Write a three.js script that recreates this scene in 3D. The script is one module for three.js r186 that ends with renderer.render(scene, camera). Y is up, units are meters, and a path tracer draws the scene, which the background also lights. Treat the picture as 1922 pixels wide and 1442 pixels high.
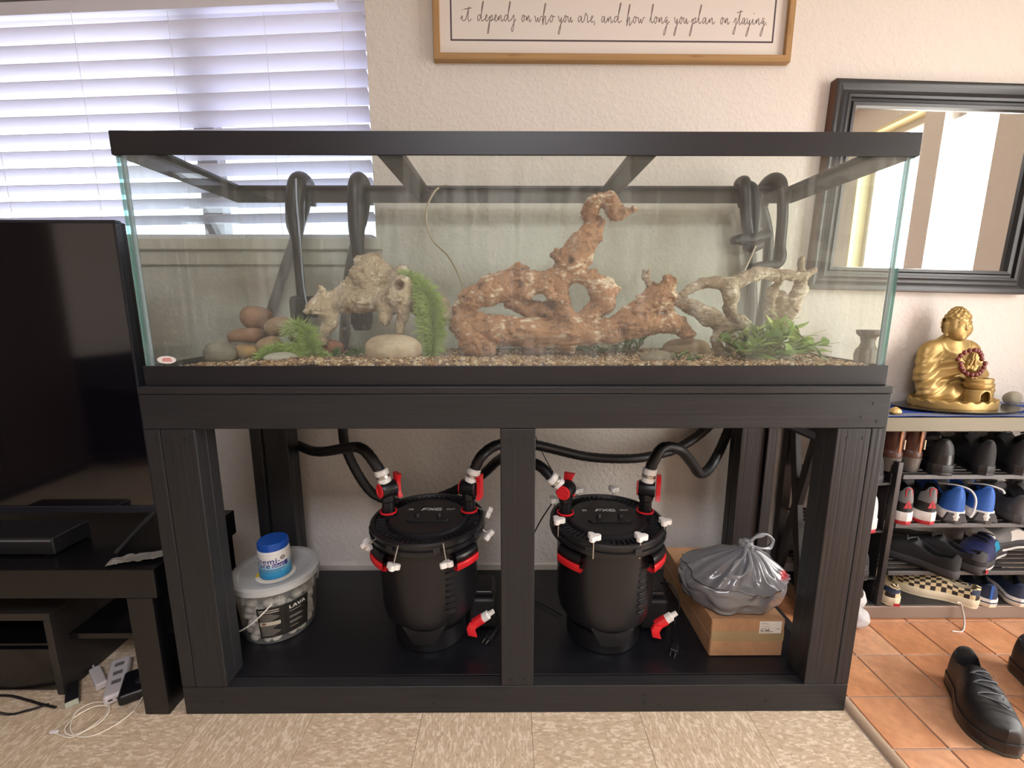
import * as THREE from 'three';
import { RoundedBoxGeometry } from 'three/addons/geometries/RoundedBoxGeometry.js';
import { mergeGeometries, mergeVertices, toCreasedNormals } from 'three/addons/utils/BufferGeometryUtils.js';
import { RectAreaLightUniformsLib } from 'three/addons/lights/RectAreaLightUniformsLib.js';

// ---------------------------------------------------------------- camera, sky, light, exposure
RectAreaLightUniformsLib.init();
const scene = new THREE.Scene();
const camera = new THREE.PerspectiveCamera(82.1, 1922 / 1442, 0.02, 100);
camera.rotation.order = 'YXZ';
camera.position.set(-0.0188, 1.1266, 1.0637);
camera.rotation.set(-9.928 * Math.PI / 180, -0.32 * Math.PI / 180, 0);
const renderer = new THREE.WebGLRenderer({ antialias: true });
renderer.toneMapping = THREE.LinearToneMapping;
renderer.toneMappingExposure = 1.42;
renderer.shadowMap.enabled = true;

// hazy bright day: a pale blue sky, whiter towards the horizon, warmer on the sun's side (+x)
{
  const W = 256, H = 128, data = new Float32Array(W * H * 4);
  for (let j = 0; j < H; j++) for (let i = 0; i < W; i++) {
    const up = ((j + 0.5) / H - 0.5) * Math.PI, round = ((i + 0.5) / W - 0.5) * 2 * Math.PI;
    const y = Math.max(0, Math.sin(up)), x = Math.cos(round) * Math.cos(up);
    const hz = Math.exp(-y * 3), sun = Math.pow(0.5 + 0.5 * x, 2);
    const c = [0.72 + 0.3 * hz + 0.5 * sun, 0.86 + 0.2 * hz + 0.4 * sun, 1.18 + 0.02 * hz + 0.12 * sun];
    for (let k = 0; k < 3; k++) data[(j * W + i) * 4 + k] = c[k];
    data[(j * W + i) * 4 + 3] = 1;
  }
  const t = new THREE.DataTexture(data, W, H, THREE.RGBAFormat, THREE.FloatType);
  t.mapping = THREE.EquirectangularReflectionMapping; t.magFilter = THREE.LinearFilter; t.needsUpdate = true;
  scene.background = t; scene.backgroundIntensity = 3.6;
}
// daylight through the openings, as soft area lights in the plane of the glass
function daylight(name, color, intensity, w, h, pos, look) {
  const l = new THREE.RectAreaLight(color, intensity, w, h);
  l.name = name; l.position.set(...pos); l.lookAt(...look); scene.add(l);
}
daylight('entry_daylight', 0xfaf5ee, 8.6, 0.86, 2.1, [2.5, 1.12, 0.55], [0, 1.12, 0.55]);
daylight('window_daylight', 0xdde4ff, 0.8, 0.84, 0.72, [-1.6, 1.745, -0.69], [-1.6, 1.75, 3]);
daylight('screened_window_daylight', 0xdde4ff, 1.5, 0.54, 0.72, [-0.80, 1.745, -0.69], [-0.8, 1.75, 3]);

daylight('curtain_daylight', 0xfff6ec, 1.6, 1.6, 1.9, [2.44, 1.15, 2.6], [0, 1.15, 2.6]);
daylight('ceiling_lamp', 0xf3f4ff, 15, 1.2, 0.6, [0.0, 2.43, 1.9], [0.0, 0, 1.9001]);

// ---------------------------------------------------------------- helpers
let seed = 12345;
const rnd = (a = 0, b = 1) => { seed = (seed + 0x6d2b79f5) | 0; let t = Math.imul(seed ^ (seed >>> 15), 1 | seed); t = (t + Math.imul(t ^ (t >>> 7), 61 | t)) ^ t; return a + (b - a) * (((t ^ (t >>> 14)) >>> 0) / 4294967296); };
const clamp = THREE.MathUtils.clamp, lerp = THREE.MathUtils.lerp, sstep = (a, b, x) => { const t = clamp((x - a) / (b - a), 0, 1); return t * t * (3 - 2 * t); };
const V = (x, y, z) => new THREE.Vector3(x, y, z);
const hash3 = (x, y, z) => { let h = Math.imul(x, 374761393) ^ Math.imul(y, 668265263) ^ Math.imul(z, 2147483647 ^ 0x5bd1e995); h = Math.imul(h ^ (h >>> 13), 1274126177); return ((h ^ (h >>> 16)) >>> 0) / 4294967296; };
function noise(x, y, z) {   // value noise, -1..1
  const xi = Math.floor(x), yi = Math.floor(y), zi = Math.floor(z); let u = x - xi, v = y - yi, w = z - zi;
  u = u * u * (3 - 2 * u); v = v * v * (3 - 2 * v); w = w * w * (3 - 2 * w);
  const h = (a, b, c) => hash3(xi + a, yi + b, zi + c);
  return 2 * lerp(lerp(lerp(h(0, 0, 0), h(1, 0, 0), u), lerp(h(0, 1, 0), h(1, 1, 0), u), v), lerp(lerp(h(0, 0, 1), h(1, 0, 1), u), lerp(h(0, 1, 1), h(1, 1, 1), u), v), w) - 1;
}
const fbm = (x, y, z, n = 4) => { let s = 0, a = 0.5; for (let i = 0; i < n; i++) { s += a * noise(x, y, z); x = x * 2 + 11.3; y = y * 2 + 5.7; z = z * 2 + 3.1; a *= 0.5; } return s; };
// tileable 2D noise with period p cells
function tnoise(x, y, p, s = 0, py = p) {
  const xi = Math.floor(x), yi = Math.floor(y); let u = x - xi, v = y - yi; u = u * u * (3 - 2 * u); v = v * v * (3 - 2 * v);
  const h = (a, b) => hash3((((xi + a) % p) + p) % p, (((yi + b) % py) + py) % py, s);
  return lerp(lerp(h(0, 0), h(1, 0), u), lerp(h(0, 1), h(1, 1), u), v);
}
const tfbm = (u, v, p, n, s = 0, py = p) => { let r = 0, a = 0.5, t = 0; for (let i = 0; i < n; i++) { r += a * tnoise(u * p, v * py, p, s + i, py); t += a; a *= 0.5; p *= 2; py *= 2; } return r / t; };
function texture(w, h, fn, { srgb = false, repeat = [1, 1] } = {}) {   // fn(u, v) -> [r, g, b] or a number, 0..1
  const d = new Uint8Array(w * h * 4);
  for (let j = 0; j < h; j++) for (let i = 0; i < w; i++) {
    const c = fn((i + 0.5) / w, (j + 0.5) / h), o = (j * w + i) * 4;
    for (let k = 0; k < 3; k++) d[o + k] = clamp(Math.round(255 * (typeof c === 'number' ? c : c[k])), 0, 255);
    d[o + 3] = 255;
  }
  const t = new THREE.DataTexture(d, w, h); t.wrapS = t.wrapT = THREE.RepeatWrapping; t.magFilter = THREE.LinearFilter;
  if (srgb) t.colorSpace = THREE.SRGBColorSpace;
  t.repeat.set(...repeat); t.needsUpdate = true; return t;
}
function canvasTexture(w, h, draw, srgb = true) {
  const c = document.createElement('canvas'); c.width = w; c.height = h; const g = c.getContext('2d'); draw(g, w, h);
  const t = new THREE.CanvasTexture(c); if (srgb) t.colorSpace = THREE.SRGBColorSpace; return t;
}
const M = (color, roughness = 0.6, o = {}) => new THREE.MeshPhysicalMaterial({ color, roughness, ...o });
const used = new Map();
function numbered(n) { const k = used.get(n) ?? 0; used.set(n, k + 1); return k ? n + '_' + String(k).padStart(3, '0') : n; }
function put(name, geo, mat, parent) {   // one named mesh under parent
  const g = Array.isArray(geo) ? join(geo) : geo, m = new THREE.Mesh(g, mat);
  m.name = parent === scene ? numbered(name) : name; m.castShadow = m.receiveShadow = true; (parent ?? scene).add(m); return m;
}
function tag(o, label, category, group) { o.userData = { label, category }; if (group) o.userData.group = group; return o; }
function thing(name, label, category, pos = [0, 0, 0], turn = 0, group) {
  const o = new THREE.Group(); o.name = numbered(name); o.position.set(...pos); o.rotation.y = turn; scene.add(o); return tag(o, label, category, group);
}
function structure(name, geo, mat, pos) { const m = put(name, geo, mat, scene); if (pos) m.position.set(...pos); m.userData = { kind: 'structure' }; return m; }
function copyOf(root, label, pos, turn, group) {
  const r = root.clone(); r.name = numbered(root.name.replace(/_\d{3}$/, '')); scene.add(r); if (pos) r.position.set(...pos); if (turn !== undefined) r.rotation.y = turn;
  r.userData = { ...root.userData, label }; if (group) r.userData.group = group; return r;
}
function join(list) {
  const gs = list.map((g) => { const n = g.index ? g.toNonIndexed() : g.clone(); for (const k of Object.keys(n.attributes)) if (!['position', 'normal', 'uv', 'color'].includes(k)) n.deleteAttribute(k); if (!n.attributes.normal) n.computeVertexNormals(); if (!n.attributes.uv) n.setAttribute('uv', new THREE.BufferAttribute(new Float32Array(n.attributes.position.count * 2), 2)); n.morphAttributes = {}; return n; });
  const col = gs.some((g) => g.attributes.color); if (col) for (const g of gs) if (!g.attributes.color) g.setAttribute('color', new THREE.BufferAttribute(new Float32Array(g.attributes.position.count * 3).fill(1), 3));
  return mergeGeometries(gs);
}
// box-projected uv in metres; u runs along axis `along` (0 x, 1 y, 2 z)
function metreUV(g, along = 0, off = [rnd(), rnd()]) {
  if (g.index) g = g.toNonIndexed();
  const p = g.attributes.position, uv = new Float32Array(p.count * 2), a = V(), b = V(), c = V();
  for (let i = 0; i < p.count; i += 3) {
    a.fromBufferAttribute(p, i); b.fromBufferAttribute(p, i + 1); c.fromBufferAttribute(p, i + 2);
    const n = b.clone().sub(a).cross(c.clone().sub(a)), m = [Math.abs(n.x), Math.abs(n.y), Math.abs(n.z)], d = m.indexOf(Math.max(...m));
    let ax = [0, 1, 2].filter((k) => k !== d); if (ax[1] === along) ax = [ax[1], ax[0]];
    [a, b, c].forEach((q, k) => { uv[(i + k) * 2] = q.getComponent(ax[0]) + off[0]; uv[(i + k) * 2 + 1] = q.getComponent(ax[1]) + off[1]; });
  }
  g.setAttribute('uv', new THREE.BufferAttribute(uv, 2)); return g;
}
const boxG = (w, h, d, r = 0.002, seg = 1) => r ? new RoundedBoxGeometry(w, h, d, seg, Math.min(r, w / 2.01, h / 2.01, d / 2.01)) : new THREE.BoxGeometry(w, h, d);
// a box given by its corners, uv in metres
function slab(x0, x1, y0, y1, z0, z1, r = 0.002, along = 0) { return metreUV(boxG(x1 - x0, y1 - y0, z1 - z0, r).translate((x0 + x1) / 2, (y0 + y1) / 2, (z0 + z1) / 2), along); }
function tubeG(pts, r, { seg = 0, radial = 10, closed = false, tension = 0.5, caps = true, flat = 1 } = {}) {   // r: number or function of 0..1
  const curve = new THREE.CatmullRomCurve3(pts.map((p) => (p.isVector3 ? p : V(...p))), closed, 'catmullrom', tension);
  seg = seg || pts.length * 8; const fr = curve.computeFrenetFrames(seg, closed), pos = [], nor = [], uv = [], idx = [], L = curve.getLength();
  for (let i = 0; i <= seg; i++) {
    const t = i / seg, c = curve.getPointAt(t), k = closed && i === seg ? 0 : i, N = fr.normals[k], B = fr.binormals[k], rr = typeof r === 'number' ? r : r(t);
    for (let j = 0; j <= radial; j++) {
      const a = (j / radial) * Math.PI * 2, n = N.clone().multiplyScalar(Math.cos(a)).addScaledVector(B, Math.sin(a) * flat);
      pos.push(c.x + n.x * rr, c.y + n.y * rr, c.z + n.z * rr); n.normalize(); nor.push(n.x, n.y, n.z); uv.push(t * L, j / radial);
    }
  }
  const w = radial + 1;
  for (let i = 0; i < seg; i++) for (let j = 0; j < radial; j++) { const a = i * w + j, b = a + w; idx.push(a, b + 1, b, a, a + 1, b + 1); }
  if (caps && !closed) for (const e of [0, seg]) {
    const c = curve.getPointAt(e / seg), t = fr.tangents[e].clone().multiplyScalar(e ? 1 : -1), base = pos.length / 3;
    pos.push(c.x, c.y, c.z); nor.push(t.x, t.y, t.z); uv.push(0, 0);
    for (let j = 0; j <= radial; j++) { const o = (e * w + j) * 3; pos.push(pos[o], pos[o + 1], pos[o + 2]); nor.push(t.x, t.y, t.z); uv.push(0, 0); }
    for (let j = 0; j < radial; j++) e ? idx.push(base, base + 1 + j, base + 2 + j) : idx.push(base, base + 2 + j, base + 1 + j);
  }
  const g = new THREE.BufferGeometry(); g.setAttribute('position', new THREE.Float32BufferAttribute(pos, 3)); g.setAttribute('normal', new THREE.Float32BufferAttribute(nor, 3)); g.setAttribute('uv', new THREE.Float32BufferAttribute(uv, 2)); g.setIndex(idx); return g;
}
function latheG(pts, seg = 48, crease = 0.6) { const g = new THREE.LatheGeometry(pts.map((p) => new THREE.Vector2(...p)), seg); return crease ? toCreasedNormals(g, crease) : g; }
function extrudeG(shapePts, depth, bevel = 0, hole) {
  const mk = (a) => a.map((p) => new THREE.Vector2(...p)), s = new THREE.Shape(mk(shapePts)); if (hole) s.holes.push(new THREE.Path(mk(hole)));
  return new THREE.ExtrudeGeometry(s, { depth, bevelEnabled: bevel > 0, bevelSize: bevel, bevelThickness: bevel, bevelSegments: 2, steps: 1, curveSegments: 12 });
}
const moved = (g, x, y, z, rx = 0, ry = 0, rz = 0) => { if (rx) g.rotateX(rx); if (rz) g.rotateZ(rz); if (ry) g.rotateY(ry); return g.translate(x, y, z); };
// surface nets over a signed field (negative inside)
function netG(field, lo, hi, cell, paint) {
  const n = [0, 1, 2].map((k) => Math.ceil((hi[k] - lo[k]) / cell) + 1), [nx, ny, nz] = n, f = new Float32Array(nx * ny * nz);
  for (let k = 0, o = 0; k < nz; k++) for (let j = 0; j < ny; j++) for (let i = 0; i < nx; i++, o++) f[o] = field(lo[0] + i * cell, lo[1] + j * cell, lo[2] + k * cell);
  const at = new Int32Array(nx * ny * nz).fill(-1), pos = [], idx = [], sx = 1, sy = nx, sz = nx * ny, st = [0, sx, sy, sx + sy, sz, sz + sx, sz + sy, sz + sx + sy];
  const E = [[0, 1], [2, 3], [4, 5], [6, 7], [0, 2], [1, 3], [4, 6], [5, 7], [0, 4], [1, 5], [2, 6], [3, 7]];
  for (let k = 0; k < nz - 1; k++) for (let j = 0; j < ny - 1; j++) for (let i = 0; i < nx - 1; i++) {
    const o = i + j * sy + k * sz; let m = 0; for (let c = 0; c < 8; c++) if (f[o + st[c]] < 0) m |= 1 << c;
    if (m === 0 || m === 255) continue;
    let x = 0, y = 0, z = 0, q = 0;
    for (const [a, b] of E) if (((m >> a) & 1) !== ((m >> b) & 1)) { const fa = f[o + st[a]], t = fa / (fa - f[o + st[b]]); x += (a & 1) + t * ((b & 1) - (a & 1)); y += ((a >> 1) & 1) + t * (((b >> 1) & 1) - ((a >> 1) & 1)); z += (a >> 2) + t * ((b >> 2) - (a >> 2)); q++; }
    at[o] = pos.length / 3; pos.push(lo[0] + (i + x / q) * cell, lo[1] + (j + y / q) * cell, lo[2] + (k + z / q) * cell);
  }
  const quad = (a, b, c, d, flip) => { if (a < 0 || b < 0 || c < 0 || d < 0) return; flip ? idx.push(a, b, c, a, c, d) : idx.push(a, c, b, a, d, c); };
  for (let k = 1; k < nz - 1; k++) for (let j = 1; j < ny - 1; j++) for (let i = 1; i < nx - 1; i++) {
    const o = i + j * sy + k * sz, s = f[o] < 0;
    if (s !== f[o + sx] < 0) quad(at[o - sy - sz], at[o - sz], at[o], at[o - sy], s);
    if (s !== f[o + sy] < 0) quad(at[o - sx - sz], at[o - sx], at[o], at[o - sz], s);
    if (s !== f[o + sz] < 0) quad(at[o - sx - sy], at[o - sy], at[o], at[o - sx], s);
  }
  const g = new THREE.BufferGeometry(); g.setAttribute('position', new THREE.Float32BufferAttribute(pos, 3)); g.setIndex(idx); g.computeVertexNormals();
  if (paint) { const col = new Float32Array(pos.length), nn = g.attributes.normal; for (let i = 0; i < pos.length; i += 3) { const c = paint(pos[i], pos[i + 1], pos[i + 2], nn.array[i], nn.array[i + 1], nn.array[i + 2]); col[i] = c[0]; col[i + 1] = c[1]; col[i + 2] = c[2]; } g.setAttribute('color', new THREE.BufferAttribute(col, 3)); }
  return g;
}
function capsule(px, py, pz, a, b) {   // distance to a tapered capsule, ends [x, y, z, r]
  const dx = b[0] - a[0], dy = b[1] - a[1], dz = b[2] - a[2], h = clamp(((px - a[0]) * dx + (py - a[1]) * dy + (pz - a[2]) * dz) / (dx * dx + dy * dy + dz * dz + 1e-9), 0, 1);
  return Math.hypot(px - a[0] - dx * h, py - a[1] - dy * h, pz - a[2] - dz * h) - lerp(a[3], b[3], h);
}
const smin = (a, b, k) => { const h = Math.max(k - Math.abs(a - b), 0) / k; return Math.min(a, b) - h * h * k * 0.25; };
const lin = (hex) => new THREE.Color(hex).toArray();
const mix3 = (a, b, t) => [lerp(a[0], b[0], t), lerp(a[1], b[1], t), lerp(a[2], b[2], t)];

// ---------------------------------------------------------------- surfaces
const orangePeel = texture(512, 512, (u, v) => { const a = tfbm(u, v, 34, 3, 5), b = tfbm(u, v, 60, 2, 9); return sstep(0.35, 0.72, 0.6 * a + 0.4 * b); }, { repeat: [2, 2] });
const wallMat = M(0xd8d0c8, 0.75, { bumpMap: orangePeel, bumpScale: 0.0009 });
const revealMat = M(0xe8dcae, 0.6);
const ceilMat = M(0xe6e0d6, 0.9);
const trimMat = M(0xd5ccc2, 0.5);
const flecks = (turned) => texture(512, 512, (u, v) => {
  const [a, b] = turned ? [v, u] : [u, v], w = tfbm(a, b, 5, 2, 40) * 0.25, f = tfbm(a + w * 0.06, b, 22, 3, turned ? 71 : 31, 60), g = tfbm(a, b + w * 0.06, 26, 2, turned ? 81 : 51, 70), d = tfbm(u, v, 90, 2, 12);
  let c = [0.785, 0.70, 0.595]; c = mix3(c, [0.87, 0.80, 0.71], sstep(0.5, 0.66, f)); c = mix3(c, [0.69, 0.60, 0.50], sstep(0.55, 0.7, g) * 0.6); return c.map((x) => x * (0.95 + 0.1 * d));
}, { srgb: true, repeat: [1 / 0.305, 1 / 0.305] });
const vinylMats = [flecks(false), flecks(true)].map((t) => M(0xffffff, 0.42, { map: t }));
const clayMap = texture(512, 512, (u, v) => { const a = tfbm(u, v, 4, 4, 3), b = tfbm(u, v, 40, 2, 8); const c = mix3([0.765, 0.555, 0.415], [0.835, 0.64, 0.50], sstep(0.3, 0.7, a)); return c.map((x) => x * (0.93 + 0.14 * b)); }, { srgb: true, repeat: [1.6, 1.6] });
const clayMats = [0xffffff, 0xf3e6da, 0xfff2e2].map((c) => M(c, 0.38, { map: clayMap }));
const groutMat = M(0xa39488, 0.9);

// ---------------------------------------------------------------- the room
const XR = 2.45, XL = -3.4, ZB = -0.6, ZF = 3.6, HC = 2.5;
structure('floor', [slab(XL - 0.15, XR + 0.15, -0.2, -0.004, ZB - 0.15, ZF + 0.15, 0)], groutMat);
const floor = scene.children[scene.children.length - 1];
{
  // vinyl tiles: 305 mm, the ones in view one by one, the rest of the room joined
  const rest = [], sizes = new Map();
  for (let i = -11; i <= 3; i++) for (let k = -2; k <= 11; k++) {
    const x0 = 0.041 + 0.305 * i, x1 = Math.min(x0 + 0.305, 0.93), z0 = -0.02 + 0.305 * k, z1 = Math.min(z0 + 0.305, ZF); if (x0 >= 0.93 || x1 < XL) continue;
    const inView = i >= -6 && k >= -2 && k <= 1, turned = (i + k) & 1;
    if (!inView) { rest.push(slab(Math.max(x0, XL), x1, -0.004, 0, Math.max(z0, ZB), z1, 0)); continue; }
    put('vinyl_tile', slab(x0 + 0.0006, x1 - 0.0006, -0.004, 0, Math.max(z0 + 0.0004, ZB), z1 - 0.0004, 0), vinylMats[turned], floor);
  }
  put('vinyl_flooring', rest, vinylMats[0], floor).userData = { kind: 'stuff' };
  // terracotta tiles at the entry
  const far = [];
  for (let i = -1; i <= 8; i++) for (let k = -17; k <= 4; k++) {
    const g = 0.0028, x0 = Math.max(1.118 + 0.1545 * i, 0.972) + g, x1 = Math.min(1.118 + 0.1545 * (i + 1), XR) - g, z1 = 0.108 - 0.1555 * k - g, z0 = Math.max(z1 - 0.1555 + 2 * g, ZB);
    if (x1 - x0 < 0.01 || z1 - z0 < 0.01 || z1 > ZF) continue;
    const b = slab(x0, x1, -0.012, rnd(-0.0006, 0.0004), z0, z1, 0.0015);
    if (k >= 0 && i <= 5) put('terracotta_tile', b, clayMats[Math.floor(rnd(0, 3))], floor); else far.push(b);
  }
  put('terracotta_paving', far, clayMats[0], floor).userData = { kind: 'stuff' };
}
structure('trim_1', tubeG([[0.951, -0.004, ZB], [0.951, -0.004, 1], [0.951, -0.004, ZF]], 0.0215, { seg: 2, radial: 20, flat: 0.55 }).rotateZ(0), M(0xb9a189, 0.5));
const WX0 = -2.05, WX1 = -0.5, WY0 = 1.35, WY1 = 2.145;
structure('wall_back', [slab(XL - 0.15, WX0, 0, HC, ZB - 0.15, ZB, 0), slab(WX1, XR + 0.15, 0, HC, ZB - 0.15, ZB, 0), slab(WX0, WX1, 0, WY0, ZB - 0.15, ZB, 0), slab(WX0, WX1, WY1, HC, ZB - 0.15, ZB, 0)], wallMat);
structure('wall_left', slab(XL - 0.15, XL, 0, HC, ZB, ZF, 0), wallMat);
structure('wall_front', slab(XL - 0.15, XR + 0.15, 0, HC, ZF, ZF + 0.15, 0), wallMat);
structure('ceiling', slab(XL - 0.15, XR + 0.15, HC, HC + 0.15, ZB - 0.15, ZF + 0.15, 0), ceilMat);
// right wall: the entry (two narrow openings with a pier) and a patio opening further back
{
  const T = 0.14, x0 = XR, x1 = XR + T, seg = [[ZB, 0.17], [0.47, 0.6], [1.08, ZF]].map(([a, b]) => slab(x0, x1, 0, HC, a, b, 0));
  seg.push(slab(x0, x1, 2.27, HC, 0.17, 0.47, 0), slab(x0, x1, 2.3, HC, 0.6, 1.08, 0));
  structure('wall_right', seg, wallMat);
  structure('trim_2', [slab(x0 - 0.004, x1, 0, 2.3, 1.07, 1.084, 0), slab(x0 - 0.004, x1, 2.285, 2.302, 0.6, 1.08, 0)], revealMat);
  for (const [n, a, b, h] of [[1, 0.17, 0.47, 2.27], [2, 0.6, 1.07, 2.285]]) {
    const f = structure('door_' + n, [slab(x1 - 0.05, x1 - 0.01, 0, 0.04, a, b), slab(x1 - 0.05, x1 - 0.01, h - 0.04, h, a, b), slab(x1 - 0.05, x1 - 0.01, 0.04, h - 0.04, a, a + 0.03), slab(x1 - 0.05, x1 - 0.01, 0.04, h - 0.04, b - 0.03, b)], M(0xd9d4cf, 0.5));
    put('pane', slab(x1 - 0.034, x1 - 0.03, 0.04, h - 0.04, a + 0.03, b - 0.03, 0), M(0xffffff, 0, { transmission: 1, thickness: 0, ior: 1.5 }), f);
  }
}
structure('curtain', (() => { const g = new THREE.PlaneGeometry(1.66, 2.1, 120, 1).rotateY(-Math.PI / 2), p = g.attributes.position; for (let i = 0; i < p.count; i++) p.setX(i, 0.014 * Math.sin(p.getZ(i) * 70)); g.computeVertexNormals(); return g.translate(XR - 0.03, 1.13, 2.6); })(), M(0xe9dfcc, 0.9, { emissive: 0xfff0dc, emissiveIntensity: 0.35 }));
{
  const t = thing('ceiling_lamp', 'flat rectangular ceiling lamp above the room behind the viewer', 'lamp', [0, HC, 1.9]);
  put('housing', [slab(-0.62, 0.62, -0.05, 0, -0.32, -0.305), slab(-0.62, 0.62, -0.05, 0, 0.305, 0.32), slab(-0.62, -0.605, -0.05, 0, -0.304, 0.304), slab(0.605, 0.62, -0.05, 0, -0.304, 0.304)], M(0xdedad2, 0.5), t);
  put('diffuser', slab(-0.604, 0.604, -0.045, -0.03, -0.304, 0.304, 0), M(0xf5f0e6, 0.5, { emissive: 0xfff6ea, emissiveIntensity: 1.5 }), t);
}
structure('patio', slab(XR + 0.15, 14, -0.3, -0.06, -8, 12, 0), M(0xb9ac9a, 0.9));
structure('ground', slab(-14, XR + 0.15, -0.3, -0.06, -14, ZB - 0.15, 0), M(0x9d9a90, 0.9));
structure('baseboard_back', slab(WX0 - 1, XR, 0, 0.088, ZB, ZB + 0.012, 0.003), trimMat);
// window_1: frame, two sliding panes, sill
{
  const zf = ZB - 0.12, f = structure('window_1', [slab(WX0, WX1, WY0, WY0 + 0.035, zf, zf + 0.05), slab(WX0, WX1, WY1 - 0.035, WY1, zf, zf + 0.05), slab(WX0, WX0 + 0.035, WY0 + 0.035, WY1 - 0.035, zf, zf + 0.05), slab(WX1 - 0.02, WX1, WY0 + 0.035, WY1 - 0.035, zf, zf + 0.05), slab(-1.16, -1.085, WY0 + 0.035, WY1 - 0.035, zf, zf + 0.05)], M(0x8f8c96, 0.5));
  for (const [a, b] of [[WX0 + 0.035, -1.16], [-1.085, WX1 - 0.02]]) put('pane', slab(a, b, WY0 + 0.035, WY1 - 0.035, zf + 0.022, zf + 0.026, 0), M(0xffffff, 0, { transmission: 1, thickness: 0, ior: 1.5 }), f);
  put('insect_screen', slab(-1.085, WX1 - 0.02, WY0 + 0.035, WY1 - 0.035, zf + 0.004, zf + 0.006, 0), M(0xd2d2d6, 0.0, { transmission: 1, thickness: 0, ior: 1.05 }), f);
  put('window_sill', slab(WX0 - 0.06, WX1 + 0.022, 1.327, 1.366, ZB - 0.07, ZB + 0.035, 0.004), trimMat, f);
  put('apron', slab(WX0 - 0.04, WX1 + 0.012, 1.276, 1.327, ZB, ZB + 0.016, 0.003), trimMat, f);
}
// white faux-wood blind hanging in the window recess
{
  const t = thing('window_blind', 'white slatted blind hanging across the bright window', 'blind', [-1.28, 0, -0.638]);
  const slatMat = M(0xe4e2ea, 0.5, { transmission: 0.11, thickness: 0, side: THREE.DoubleSide });
  const sg = metreUV(boxG(1.545, 0.0028, 0.063, 0.001)), n = 14, pitch = 0.0556;
  put('headrail', slab(-0.765, 0.765, 2.1, 2.14, -0.03, 0.03), slatMat, t).rotation.z = 0.04;
  for (let i = 0; i < n - 1; i++) {
    const m = put('slat', sg, slatMat, t), y = 2.106 - pitch * i;
    m.rotation.order = 'ZXY'; m.rotation.set(lerp(-0.70, -0.30, i / (n - 1)) + rnd(-0.012, 0.012), 0, lerp(0.047, 0.012, i / n)); m.position.set(0, y, 0);
  }
  put('bottom_rail', slab(-0.762, 0.762, 1.368, 1.386, -0.026, 0.026, 0.003), slatMat, t);
  for (const x of [-0.52, -0.2, 0.12, 0.44, 0.70]) put('ladder_cord', tubeG([[x, 2.1, 0.031], [x, 1.7, 0.031], [x, 1.38, 0.03]], 0.0009, { seg: 2, radial: 5 }), slatMat, t);
}

// ---------------------------------------------------------------- the black timber stand
const grain = texture(512, 512, (u, v) => { const k = tfbm(u, v, 3, 2, 60), kn = tfbm(u + 0.03 * k, v, 2, 2, 3, 64); return 0.6 * kn + 0.4 * tfbm(u, v, 5, 3, 77, 150); }, { repeat: [1.4, 2.2] });
const paintTone = texture(256, 256, (u, v) => { const a = tfbm(u, v, 4, 4, 17), b = tfbm(u, v, 3, 2, 23, 90); const c = 0.78 + 0.3 * a + 0.12 * b; return [c, c * 0.99, c * 0.98]; }, { repeat: [1.5, 3] });
const wornRough = texture(256, 256, (u, v) => 0.62 + 0.45 * tfbm(u, v, 5, 3, 44, 30), { repeat: [1.3, 2] });
const blackWood = M(0x222224, 0.56, { map: paintTone, bumpMap: grain, bumpScale: 0.0008, roughnessMap: wornRough, specularIntensity: 0.8 });
const SW = 0.927, SH = 0.934, SD = -0.515;
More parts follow.
